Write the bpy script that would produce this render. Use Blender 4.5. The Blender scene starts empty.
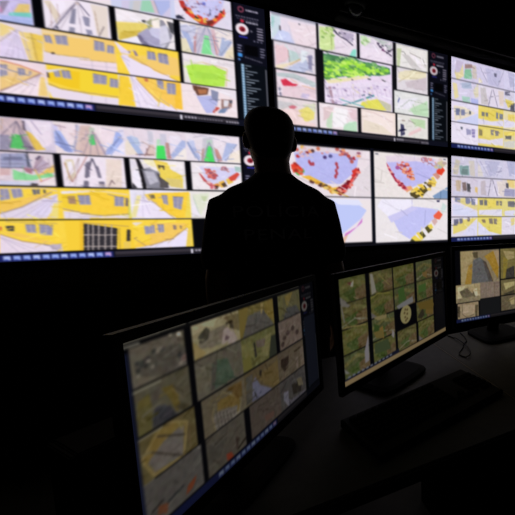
import bpy, bmesh, math, random
import numpy as np
from mathutils import Vector, Matrix, Euler
from mathutils.bvhtree import BVHTree

SC = bpy.context.scene
COL = SC.collection
CAM_Z = 1.315                      # lens height over the floor
YAW = 0.5236                       # the video wall, desks and room run along this direction
E1 = Vector((math.cos(YAW), math.sin(YAW), 0))
E2 = Vector((-math.sin(YAW), math.cos(YAW), 0))
DESK_Z = 0.75

def room(a, d, z=0.0):
    """room coordinates (a along the video wall, d towards it) -> world"""
    v = E1 * a + E2 * d
    return Vector((v.x, v.y, z))

# ------------------------------------------------------------------ materials
def mat(name, col, rough=0.6, metal=0.0, spec=0.5, noise=0.0, scale=20.0, bump=0.0):
    m = bpy.data.materials.new(name); m.use_nodes = True
    nt = m.node_tree; b = nt.nodes['Principled BSDF']
    b.inputs['Base Color'].default_value = (*col, 1)
    b.inputs['Roughness'].default_value = rough
    b.inputs['Metallic'].default_value = metal
    b.inputs['Specular IOR Level'].default_value = spec
    if noise or bump:
        tc = nt.nodes.new('ShaderNodeTexCoord'); n = nt.nodes.new('ShaderNodeTexNoise')
        n.inputs['Scale'].default_value = scale; n.inputs['Detail'].default_value = 4
        nt.links.new(tc.outputs['Object'], n.inputs['Vector'])
        if noise:
            r = nt.nodes.new('ShaderNodeValToRGB')
            r.color_ramp.elements[0].color = (*[c * (1 - noise) for c in col], 1)
            r.color_ramp.elements[1].color = (*[min(1, c * (1 + noise)) for c in col], 1)
            r.color_ramp.elements[0].position = .3; r.color_ramp.elements[1].position = .7
            nt.links.new(n.outputs['Fac'], r.inputs['Fac']); nt.links.new(r.outputs['Color'], b.inputs['Base Color'])
        if bump:
            bp = nt.nodes.new('ShaderNodeBump'); bp.inputs['Strength'].default_value = bump; bp.inputs['Distance'].default_value = .002
            nt.links.new(n.outputs['Fac'], bp.inputs['Height']); nt.links.new(bp.outputs['Normal'], b.inputs['Normal'])
    return m

def screen_mat(name, strength):
    m = bpy.data.materials.new(name); m.use_nodes = True
    nt = m.node_tree; b = nt.nodes['Principled BSDF']
    a = nt.nodes.new('ShaderNodeAttribute'); a.attribute_name = 'picture'
    b.inputs['Base Color'].default_value = (.004, .004, .005, 1)
    b.inputs['Roughness'].default_value = .45
    b.inputs['Specular IOR Level'].default_value = .2
    nt.links.new(a.outputs['Color'], b.inputs['Emission Color'])
    b.inputs['Emission Strength'].default_value = strength
    return m

M = dict(
    wall=mat('dark_wall_paint', (.012, .012, .013), .9, noise=.15, scale=3, spec=.1),
    rear=mat('grey_wall_paint', (.30, .30, .30), .9, noise=.1, scale=3, spec=.1),
    ceil=mat('dark_ceiling', (.010, .010, .010), .95, noise=.2, scale=6, spec=.05),
    floor=mat('dark_vinyl_floor', (.032, .031, .028), .7, noise=.25, scale=5, spec=.1),
    bezel=mat('black_plastic', (.004, .004, .0045), .6, spec=.06, noise=.1, scale=60),
    casing=mat('black_casing', (.004, .004, .004), .75, spec=.05, noise=.15, scale=40),
    trim=mat('dark_grey_metal', (.018, .018, .017), .6, spec=.15, noise=.1, scale=30),
    desk=mat('grey_laminate', (.052, .052, .049), .6, spec=.15, noise=.12, scale=35),
    desk2=mat('warm_grey_laminate', (.058, .054, .042), .6, spec=.15, noise=.12, scale=35),
    band=mat('tan_edge_band', (.10, .07, .04), .6, noise=.1, scale=40),
    deskedge=mat('black_edge_band', (.006, .006, .006), .7, spec=.1, noise=.1, scale=40),
    keys=mat('black_key_plastic', (.003, .003, .003), .8, spec=.04, noise=.1, scale=80),
    rubber=mat('black_rubber', (.008, .008, .008), .7, spec=.2, noise=.1, scale=50),
    skin=mat('skin', (.20, .12, .085), .6, spec=.2, noise=.08, scale=30),
    hair=mat('short_dark_hair', (.008, .006, .005), .8, spec=.1, noise=.4, scale=120, bump=.6),
    shirt=mat('black_cotton', (.007, .007, .008), .95, spec=.03, noise=.2, scale=90, bump=.3),
    print=mat('grey_shirt_print', (.40, .40, .41), .8, spec=.1, noise=.1, scale=60),
    trous=mat('dark_trousers', (.010, .010, .011), .95, spec=.03, noise=.2, scale=90),
    leather=mat('black_leather', (.008, .008, .008), .5, spec=.3, noise=.2, scale=40),
    metal=mat('brushed_metal', (.10, .10, .10), .4, metal=1, noise=.1, scale=40),
    chair=mat('black_chair_fabric', (.010, .010, .010), .95, spec=.03, noise=.3, scale=120),
    rail=mat('grey_metal_rail', (.10, .095, .09), .5, spec=.3, noise=.1, scale=30),
    lens=mat('smoked_dome', (.010, .010, .012), .25, spec=.4, noise=.1, scale=10),
    eye=mat('eye_white', (.5, .5, .5), .3, noise=.02, scale=10),
)

# ------------------------------------------------------------------ mesh helpers
def setp(o, label=None, cat=None, group=None, kind=None):
    if label: o['label'] = label
    if cat: o['category'] = cat
    if group: o['group'] = group
    if kind: o['kind'] = kind
    return o

def link(name, me, material, parent=None):
    o = bpy.data.objects.new(name, me); COL.objects.link(o)
    if material: me.materials.append(material)
    if parent: o.parent = parent
    return o

def obj(name, bm, material, parent=None, bevel=0.0, seg=2, smooth=False):
    if bevel:
        es = [e for e in bm.edges if len(e.link_faces) == 2 and e.calc_face_angle(0) > .6]
        bmesh.ops.bevel(bm, geom=es, offset=bevel, segments=seg, affect='EDGES', clamp_overlap=True)
    bmesh.ops.recalc_face_normals(bm, faces=bm.faces)
    me = bpy.data.meshes.new(name); bm.to_mesh(me); bm.free()
    if smooth: me.polygons.foreach_set('use_smooth', [True] * len(me.polygons))
    return link(name, me, material, parent)

def empty(name, loc, rotz=0.0):
    o = bpy.data.objects.new(name, None); COL.objects.link(o)
    o.location = loc; o.rotation_euler = (0, 0, rotz); o.empty_display_size = .1
    return o

def box(bm, c, s, m=None):
    r = bmesh.ops.create_cube(bm, size=1)
    for v in r['verts']:
        v.co = Vector((c[0] + v.co.x * s[0], c[1] + v.co.y * s[1], c[2] + v.co.z * s[2]))
        if m is not None: v.co = m @ v.co
    return bm

def B(c, s, m=None): return box(bmesh.new(), c, s, m)

def loft(bm, rings, n=24, caps=True):
    """rings: list of lists of n points, joined into a closed tube"""
    vs = [[bm.verts.new(p) for p in r] for r in rings]
    for a, b in zip(vs, vs[1:]):
        for i in range(len(a)):
            j = (i + 1) % len(a); bm.faces.new((a[i], a[j], b[j], b[i]))
    if caps:
        bm.faces.new(list(reversed(vs[0]))); bm.faces.new(vs[-1])
    return bm

def ringz(z, rx, ry, cx=0, cy=0, n=28, pw=2.0):
    out = []
    for i in range(n):
        a = 2 * math.pi * i / n; c, s = math.cos(a), math.sin(a)
        out.append((cx + rx * math.copysign(abs(c) ** (2 / pw), c), cy + ry * math.copysign(abs(s) ** (2 / pw), s), z))
    return out

def tube(bm, pts, rad, n=12, caps=True):
    pts = [Vector(p) for p in pts]
    if not isinstance(rad, (list, tuple)): rad = [rad] * len(pts)
    rings = []; ref = None
    for i, p in enumerate(pts):
        t = (pts[min(i + 1, len(pts) - 1)] - pts[max(i - 1, 0)]).normalized()
        if ref is None:
            ref = Vector((0, 0, 1)) if abs(t.z) < .9 else Vector((1, 0, 0))
        x = (ref - t * ref.dot(t)).normalized(); y = t.cross(x); ref = x
        rings.append([p + (x * math.cos(2 * math.pi * k / n) + y * math.sin(2 * math.pi * k / n)) * rad[i] for k in range(n)])
    return loft(bm, rings, n, caps)

def limb(bm, pts, rad, n=16):
    """tapered tube with round ends"""
    pts = [Vector(p) for p in pts]; a = (pts[0] - pts[1]).normalized(); b = (pts[-1] - pts[-2]).normalized()
    P = [pts[0] + a * rad[0] * .8, pts[0] + a * rad[0] * .45] + pts + [pts[-1] + b * rad[-1] * .45, pts[-1] + b * rad[-1] * .8]
    R = [rad[0] * .45, rad[0] * .85] + list(rad) + [rad[-1] * .85, rad[-1] * .45]
    return tube(bm, P, R, n)

def blob(bm, c, r, m=None):
    q = bmesh.ops.create_uvsphere(bm, u_segments=20, v_segments=12, radius=1)
    for v in q['verts']:
        p = Vector((v.co.x * r[0], v.co.y * r[1], v.co.z * r[2]))
        if m is not None: p = m @ p
        v.co = p + Vector(c)

def fuse(name, bm, material, parent=None, voxel=.006, it=3):
    """overlapping closed pieces -> one continuous smooth surface"""
    bmesh.ops.recalc_face_normals(bm, faces=bm.faces)
    me = bpy.data.meshes.new('tmp'); bm.to_mesh(me); bm.free()
    t = bpy.data.objects.new('tmp', me); COL.objects.link(t)
    md = t.modifiers.new('r', 'REMESH'); md.mode = 'VOXEL'; md.voxel_size = voxel; md.use_smooth_shade = True
    sm = t.modifiers.new('s', 'SMOOTH'); sm.factor = .5; sm.iterations = it
    dg = bpy.context.evaluated_depsgraph_get()
    new = bpy.data.meshes.new_from_object(t.evaluated_get(dg))
    bpy.data.objects.remove(t); bpy.data.meshes.remove(me)
    new.name = name; new.materials.clear()
    new.polygons.foreach_set('use_smooth', [True] * len(new.polygons))
    return link(name, new, material, parent)

# ------------------------------------------------------------------ pictures shown on the screens
PICTURES = {
 'A1': 'c,0,4,215,231;r,216,210,232,0,4,215,231;c,215,4,430,231;r,238,230,228,215,4,430,231;c,430,4,645,231;r,206,214,234,430,4,645,231;p,210,205,225,465,178,632,99,626,242,462,252;p,196,206,214,491,166,505,159,502,234,485,235;p,205,205,200,505,159,529,148,519,234,497,231;p,158,214,178,532,146,561,132,573,217,523,225;p,214,196,200,561,132,573,127,585,216,572,218;p,178,190,228,573,127,629,101,627,153,596,230,585,216;l,150,150,170,3,573,127,588,218;c,645,4,860,231;r,226,222,232,645,4,860,231;p,232,228,236,593,117,662,85,701,223,589,233;p,204,206,240,668,82,836,4,811,136,775,192,742,173,703,177;p,190,60,50,661,86,678,78,692,136,716,178,755,198,796,167,833,72,833,127,780,230,734,229,693,181,667,128;p,232,180,70,686,132,702,132,716,171,703,183;p,70,60,50,706,175,726,171,738,201,715,198;p,225,185,90,730,191,755,185,764,210,744,219;p,120,50,40,756,197,782,178,788,200,767,225;p,232,80,60,782,176,819,106,828,122,795,197;p,214,214,238,688,73,727,55,737,129,711,134;p,60,60,90,775,99,778,97,777,145,772,146;p,110,120,200,750,57,761,57,759,80,746,80;p,40,42,60,646,205,658,193,682,218,647,226;e,160,120,140,767,149,6,8;e,160,120,140,804,138,4,5;e,214,150,140,818,30,5,6;e,214,150,140,730,69,3,4;e,140,120,150,734,79,6,8;e,214,150,140,689,73,6,8;e,214,150,140,694,95,4,5;e,214,150,140,753,146,4,4;e,214,150,140,715,115,3,4;e,160,120,140,709,113,6,7;e,190,190,226,762,146,3,4;e,140,120,150,802,94,4,5;e,160,120,140,745,73,3,5;e,140,120,150,731,136,5,5;e,214,150,140,763,39,3,4;e,140,120,150,686,111,6,7;e,140,120,150,722,110,5,6;e,160,120,140,796,155,3,3;e,214,150,140,699,145,4,5;e,214,150,140,756,89,4,5;e,190,190,226,797,118,6,7;e,190,190,226,754,104,3,4;e,160,120,140,803,89,5,6;e,214,150,140,800,72,3,5;e,140,120,150,768,156,3,4;e,214,150,140,729,63,4,5;e,110,40,36,683,146,9,12;e,236,170,60,793,174,8,10;e,226,70,50,739,196,8,10;e,226,70,50,737,198,6,7;e,226,70,50,735,207,7,10;e,60,50,44,716,182,8,10;e,226,70,50,809,151,9,11;e,60,50,44,822,103,9,10;e,226,70,50,729,173,8,10;e,110,40,36,681,136,5,6;e,110,40,36,716,186,5,5;e,110,40,36,799,146,6,8;e,110,40,36,685,147,6,8;e,236,170,60,827,127,7,8;e,240,200,110,818,117,6,8;e,226,70,50,830,103,7,9;e,226,70,50,739,210,8,10;e,240,200,110,707,179,6,9;e,226,70,50,762,179,5,6;e,236,170,60,717,201,8,9;e,60,50,44,729,208,7,9;e,226,70,50,738,180,8,10;e,236,170,60,735,196,6,7;e,60,50,44,795,152,4,5;e,110,40,36,766,220,8,10;e,236,170,60,725,174,4,6;e,226,70,50,710,176,7,9;e,226,70,50,707,172,8,9;e,226,70,50,817,121,8,9;e,236,170,60,729,205,8,11;e,226,70,50,698,131,8,9;e,226,70,50,707,184,9,11;e,236,170,60,755,184,6,8;e,226,70,50,691,164,9,11;n,14,8;c,0,239,195,466;r,206,200,232,0,239,195,466;p,150,140,160,110,344,138,331,115,418,106,427;p,200,190,225,121,404,171,315,190,307,185,409,133,432;p,226,200,120,160,342,190,329,187,386,143,405;p,120,205,190,134,405,191,384,191,416,128,427;p,176,190,232,106,433,194,414,191,474,104,472;p,190,140,170,109,366,116,406,106,422;n,14,8;c,225,239,420,466;r,240,234,238,225,239,420,466;p,226,214,190,229,288,253,277,269,361,260,434,245,349;p,245,240,246,248,279,289,260,291,305,271,360;l,110,105,125,5,324,255,244,475;l,110,105,125,5,329,253,359,333;p,140,140,158,309,309,321,297,313,406,296,407;p,140,140,158,341,341,359,345,356,406,344,405;p,150,150,165,296,431,312,430,309,466,291,468;p,150,150,165,347,439,355,440,353,467,345,470;l,150,140,150,2,327,248,229,470;l,150,140,150,2,327,248,263,473;l,150,140,150,2,327,248,329,482;l,150,140,150,2,327,248,356,406;l,160,130,120,2,247,302,244,464;l,160,130,120,2,267,293,269,407;p,90,90,105,257,444,264,442,263,460,257,461;p,206,190,180,318,269,324,253,334,260,331,271;p,232,222,206,365,248,418,247,411,462,376,457,372,328;p,150,150,170,337,343,352,348,354,395,342,400;p,150,150,170,343,429,362,427,363,457,347,463;l,130,120,120,4,382,461,401,387;l,190,170,150,4,376,290,382,443;c,440,239,635,466;r,240,236,232,440,239,635,466;p,232,214,110,439,335,534,307,548,326,531,384,444,465;p,214,190,80,450,404,520,363,519,395,444,462;p,244,240,238,440,250,565,256,546,302,439,335;p,170,168,192,507,393,551,325,592,347,593,468,533,478;p,120,115,140,504,407,516,397,545,469,521,473;p,205,205,225,544,340,599,318,609,365,589,412,554,387;p,248,242,226,560,252,623,244,621,296,562,333;p,160,165,130,540,305,559,259,558,322,547,352;p,52,50,58,526,288,538,283,537,306,527,313;p,240,240,245,438,472,506,412,513,461;p,150,150,158,588,259,600,260,630,357,604,471,580,467;p,215,215,225,586,311,611,287,619,400,592,469,580,460;p,80,80,84,612,261,637,264,634,355,622,335;n,14,8;c,657,239,860,466;r,238,230,220,657,239,860,466;p,206,210,226,649,258,720,255,699,463,681,443;p,170,184,216,663,311,685,309,710,439,693,458;l,140,150,175,4,653,328,696,450;p,205,200,210,723,261,773,247,793,449,706,460;p,216,188,190,773,253,787,248,807,451,790,451;p,190,160,165,711,325,720,295,709,459,699,460;p,135,226,150,747,311,764,311,771,453,730,457;p,176,190,214,816,297,857,323,814,449,797,452;l,140,150,175,4,853,317,804,450;p,232,226,190,648,376,677,358,696,464,646,468;p,236,226,190,830,402,860,349,860,454,821,460;l,150,156,176,3,757,226,652,283;l,150,156,176,3,757,226,679,318;l,150,156,176,3,757,226,699,463;l,150,156,176,3,757,226,715,470;l,150,156,176,3,757,226,793,453;l,150,156,176,3,757,226,805,425;l,150,156,176,3,757,226,837,275;l,150,156,176,3,757,226,859,253;l,170,170,190,3,648,305,857,309;l,210,120,110,3,708,333,709,454;l,210,120,110,3,781,297,790,444;n,12,8;c,0,474,215,701;r,232,222,222,0,474,215,701;p,238,216,140,103,483,143,505,98,584;p,226,216,236,145,510,158,527,175,691,91,708,97,601;p,238,214,130,151,519,184,517,192,696,170,704;p,236,205,90,181,518,215,521,208,696,187,698;l,170,150,130,3,97,603,145,510;l,198,190,206,3,145,511,104,715;l,198,190,206,3,145,511,123,712;l,198,190,206,3,145,511,142,706;l,198,190,206,3,145,511,161,699;l,196,170,90,4,184,517,192,696;l,190,180,190,3,145,510,160,520,175,685;n,12,8;c,215,474,430,701;r,246,208,112,215,474,430,701;p,240,216,160,217,481,353,479,352,497,216,504;p,232,220,225,210,621,241,627,286,634,346,628,341,736,206,697;l,200,175,110,4,210,621,251,633,346,625;p,156,156,178,218,518,237,513,242,564,221,563;l,136,134,158,2,223,516,226,563;l,136,134,158,2,232,514,237,564;l,140,138,160,2,219,532,239,529;l,140,138,160,2,220,547,240,546;l,120,112,120,3,218,518,237,513;l,190,178,170,3,228,515,231,563;l,206,190,150,3,221,563,242,564;p,156,156,178,249,508,285,498,286,559,252,562;l,136,134,158,2,258,505,260,562;l,136,134,158,2,276,501,277,560;l,140,138,160,2,250,526,285,518;l,140,138,160,2,251,544,286,538;l,120,112,120,3,249,508,285,498;l,190,178,170,3,267,503,269,561;l,206,190,150,3,252,562,286,559;p,60,50,50,234,625,244,619,243,631,235,636;p,156,156,178,365,496,396,501,396,562,362,565;l,136,134,158,2,373,497,370,564;l,136,134,158,2,388,499,387,563;l,140,138,160,2,364,519,396,521;l,140,138,160,2,363,542,396,541;l,120,112,120,3,365,496,396,501;l,190,178,170,3,380,498,379,563;l,206,190,150,3,362,565,396,562;p,156,156,178,405,513,426,516,424,568,401,567;l,136,134,158,2,410,514,407,567;l,136,134,158,2,421,515,418,567;l,140,138,160,2,404,531,425,533;l,140,138,160,2,403,549,425,550;l,120,112,120,3,405,513,426,516;l,190,178,170,3,416,515,412,567;l,206,190,150,3,401,567,424,568;p,240,224,228,315,644,435,625,430,702,312,703;l,205,196,206,3,352,641,351,702;l,205,196,206,3,396,634,396,700;l,205,196,206,3,314,678,432,666;l,205,180,120,4,315,642,432,629;c,430,474,645,701;r,250,218,72,430,474,645,701;p,246,212,100,442,573,613,513,607,659,498,604;p,236,228,242,442,573,468,564,504,602,607,659,606,699,471,701;p,250,218,72,434,576,444,573,471,704,428,702;l,205,170,110,4,465,565,504,602,608,656;p,235,225,235,430,473,478,542,458,605,430,485;p,156,156,178,534,509,560,510,561,557,537,559;l,136,134,158,2,541,509,542,559;l,136,134,158,2,554,510,555,558;l,140,138,160,2,535,525,560,526;l,140,138,160,2,536,542,560,541;l,120,112,120,3,534,509,560,510;l,190,178,170,3,547,509,548,558;l,206,190,150,3,537,559,561,557;p,156,156,178,573,508,604,510,605,552,574,559;l,136,134,158,2,581,508,582,557;l,136,134,158,2,596,509,598,554;l,140,138,160,2,574,525,604,524;l,140,138,160,2,574,542,605,538;l,120,112,120,3,573,508,604,510;l,190,178,170,3,589,509,590,556;l,206,190,150,3,574,559,605,552;p,150,130,150,487,520,496,520,503,552,493,559;p,150,130,150,472,525,477,527,478,542,472,544;p,156,156,178,533,541,560,531,559,564,536,568;l,136,134,158,2,540,538,542,567;l,136,134,158,2,554,534,553,565;l,140,138,160,2,534,550,560,542;l,140,138,160,2,535,559,560,553;l,120,112,120,3,533,541,560,531;l,190,178,170,3,547,536,548,566;l,206,190,150,3,536,568,559,564;p,156,156,178,570,528,604,516,604,578,571,577;l,136,134,158,2,578,525,579,577;l,136,134,158,2,595,519,596,578;l,140,138,160,2,570,544,604,537;l,140,138,160,2,570,560,604,557;l,120,112,120,3,570,528,604,516;l,190,178,170,3,587,522,587,578;l,206,190,150,3,571,577,604,578;l,206,198,214,3,444,573,494,697;l,206,198,214,3,444,573,536,691;l,206,198,214,3,444,573,572,689;n,10,8;p,246,208,112,588,516,641,526,645,659,564,665,524,594;p,156,156,178,534,508,561,513,564,568,533,567;l,136,134,158,2,541,509,541,567;l,136,134,158,2,555,511,556,567;l,140,138,160,2,534,527,562,531;l,140,138,160,2,534,547,563,549;l,120,112,120,3,534,508,561,513;l,190,178,170,3,548,510,548,567;l,206,190,150,3,533,567,564,568;p,156,156,178,570,517,605,519,607,585,572,578;l,136,134,158,2,579,518,581,580;l,136,134,158,2,596,519,598,583;l,140,138,160,2,571,537,606,541;l,140,138,160,2,571,557,606,563;l,120,112,120,3,570,517,605,519;l,190,178,170,3,587,518,589,581;l,206,190,150,3,572,578,607,585;l,200,160,100,3,475,556,548,632,639,699;p,238,230,240,474,575,548,642,643,707,634,720,468,713;c,657,474,860,701;r,238,232,230,657,474,860,701;p,182,236,84,670,568,703,546,770,537,824,564,813,691,737,706,684,698,674,623;p,170,226,80,694,603,795,598,787,642,699,655;l,225,200,150,5,670,557,730,524,828,546,820,689;p,236,236,215,662,540,744,512,670,564,668,692,658,681;n,12,10;c,0,709,215,936;r,240,222,222,0,709,215,936;p,238,206,150,91,719,145,736,197,771,139,853,80,932;p,238,205,130,86,812,140,829,200,770,168,826,80,929;l,150,120,120,5,80,926,138,858,200,774;p,156,156,178,89,753,109,750,106,817,85,833;l,136,134,158,2,94,752,90,829;l,136,134,158,2,104,751,101,821;l,140,138,160,2,88,779,108,772;l,140,138,160,2,86,805,107,794;l,120,112,120,3,89,753,109,750;l,190,178,170,3,99,752,96,825;l,206,190,150,3,85,833,106,817;p,156,156,178,136,760,155,763,154,802,135,810;l,136,134,158,2,141,760,140,808;l,136,134,158,2,150,762,150,804;l,140,138,160,2,136,776,155,776;l,140,138,160,2,136,793,155,789;l,120,112,120,3,136,760,155,763;l,190,178,170,3,146,761,145,806;l,206,190,150,3,135,810,154,802;p,156,156,178,165,773,172,773,170,795,163,799;l,136,134,158,2,167,773,165,798;l,136,134,158,2,170,773,168,796;l,140,138,160,2,165,782,171,780;l,140,138,160,2,164,790,171,787;l,120,112,120,3,165,773,172,773;l,190,178,170,3,169,773,166,797;l,206,190,150,3,163,799,170,795;p,245,232,232,80,932,197,783,185,932,79,944;l,210,130,110,4,90,723,144,741,197,772;l,206,190,196,3,198,782,107,930;l,206,190,196,3,198,782,135,928;l,206,190,196,3,198,782,158,928;p,240,212,130,195,801,206,798,217,926,183,930;p,232,226,230,207,821,226,838,222,925,212,928;n,12,8;c,215,709,430,936;r,250,218,72,215,709,430,936;p,244,206,40,221,728,341,731,336,855,276,848,217,818;p,235,225,232,208,844,245,863,334,880,332,943,222,929;l,190,165,90,6,208,832,247,862,335,874;p,60,50,60,211,758,219,761,221,799,213,795;p,156,156,178,234,748,251,742,254,783,237,788;l,136,134,158,2,238,746,241,787;l,136,134,158,2,246,744,250,784;l,140,138,160,2,235,761,252,756;l,140,138,160,2,236,774,253,769;l,120,112,120,3,234,748,251,742;l,190,178,170,3,242,745,245,785;l,206,190,150,3,237,788,254,783;p,156,156,178,256,738,282,733,285,788,259,787;l,136,134,158,2,262,737,266,787;l,136,134,158,2,276,735,278,787;l,140,138,160,2,257,754,283,751;l,140,138,160,2,258,770,284,769;l,120,112,120,3,256,738,282,733;l,190,178,170,3,269,736,272,787;l,206,190,150,3,259,787,285,788;p,225,225,230,203,752,282,714,220,764;p,246,218,56,312,717,436,712,430,865,305,862;p,156,156,178,351,729,394,735,391,795,349,798;l,136,134,158,2,361,731,360,797;l,136,134,158,2,383,734,381,795;l,140,138,160,2,350,752,393,755;l,140,138,160,2,350,775,392,774;l,120,112,120,3,351,729,394,735;l,190,178,170,3,372,732,370,796;l,206,190,150,3,349,798,391,795;p,156,156,178,403,748,429,750,427,809,399,809;l,136,134,158,2,409,748,406,809;l,136,134,158,2,423,749,420,809;l,140,138,160,2,401,768,428,769;l,140,138,160,2,400,788,428,789;l,120,112,120,3,403,748,429,750;l,190,178,170,3,416,749,413,809;l,206,190,150,3,399,809,427,809;p,235,226,232,304,881,426,885,424,937,302,939;l,205,196,206,3,341,883,335,946;l,205,196,206,3,384,888,382,941;l,200,175,90,6,305,868,427,876;p,250,218,72,432,707,440,705,430,929,423,931;c,430,709,645,936;r,240,232,242,430,709,645,936;p,248,212,64,435,715,468,715,479,930,426,930;p,242,230,200,465,716,476,719,480,775,468,766;p,248,208,92,488,709,606,699,597,928,553,872,498,744;l,205,170,120,4,488,722,531,819,597,921;p,156,156,178,559,713,584,712,581,772,560,765;l,136,134,158,2,565,713,565,767;l,136,134,158,2,578,712,576,770;l,140,138,160,2,560,730,583,732;l,140,138,160,2,560,747,582,752;l,120,112,120,3,559,713,584,712;l,190,178,170,3,571,713,571,769;l,206,190,150,3,560,765,581,772;p,156,156,178,593,709,605,710,602,799,592,789;l,136,134,158,2,596,709,594,792;l,136,134,158,2,602,710,599,797;l,140,138,160,2,593,736,604,739;l,140,138,160,2,592,762,603,769;l,120,112,120,3,593,709,605,710;l,190,178,170,3,599,709,597,794;l,206,190,150,3,592,789,602,799;l,208,200,220,3,471,708,496,938;l,208,200,220,3,471,708,526,938;l,208,200,220,3,471,708,563,933;l,222,186,60,3,435,715,426,930;p,190,90,90,516,713,529,712,529,735,518,733;p,250,206,90,570,710,632,709,651,710,644,917,618,914,566,827;p,248,200,62,619,720,651,717,645,914,619,907;p,156,156,178,570,710,582,715,581,777,568,774;l,136,134,158,2,573,712,571,775;l,136,134,158,2,579,714,578,776;l,140,138,160,2,569,731,582,735;l,140,138,160,2,568,752,581,756;l,120,112,120,3,570,710,582,715;l,190,178,170,3,576,713,574,776;l,206,190,150,3,568,774,581,777;p,156,156,178,593,725,625,724,624,805,592,807;l,136,134,158,2,601,725,600,806;l,136,134,158,2,617,724,616,806;l,140,138,160,2,593,752,625,751;l,140,138,160,2,592,779,624,778;l,120,112,120,3,593,725,625,724;l,190,178,170,3,609,725,608,806;l,206,190,150,3,592,807,624,805;p,238,230,240,564,874,618,928,561,948;l,210,180,140,4,565,847,624,926;n,10,8;c,645,709,860,936;r,244,232,228,645,709,860,936;p,110,75,60,687,713,750,720,743,773,704,790,690,746;p,180,120,80,706,742,743,732,738,767,711,777;p,186,192,230,700,798,755,777,781,826,764,914,733,922,715,856;p,140,146,170,757,728,787,740,781,826,758,797;p,236,232,232,750,716,863,708,860,792,832,770,787,740;p,160,130,120,796,794,842,789,836,855,793,894;p,225,225,225,806,798,827,800,822,847,804,855;p,196,80,70,773,863,790,866,764,914,757,910;p,120,140,170,789,880,829,849,806,905,778,911;p,90,90,100,828,793,842,793,839,818,829,821;n,10,8',
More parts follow.
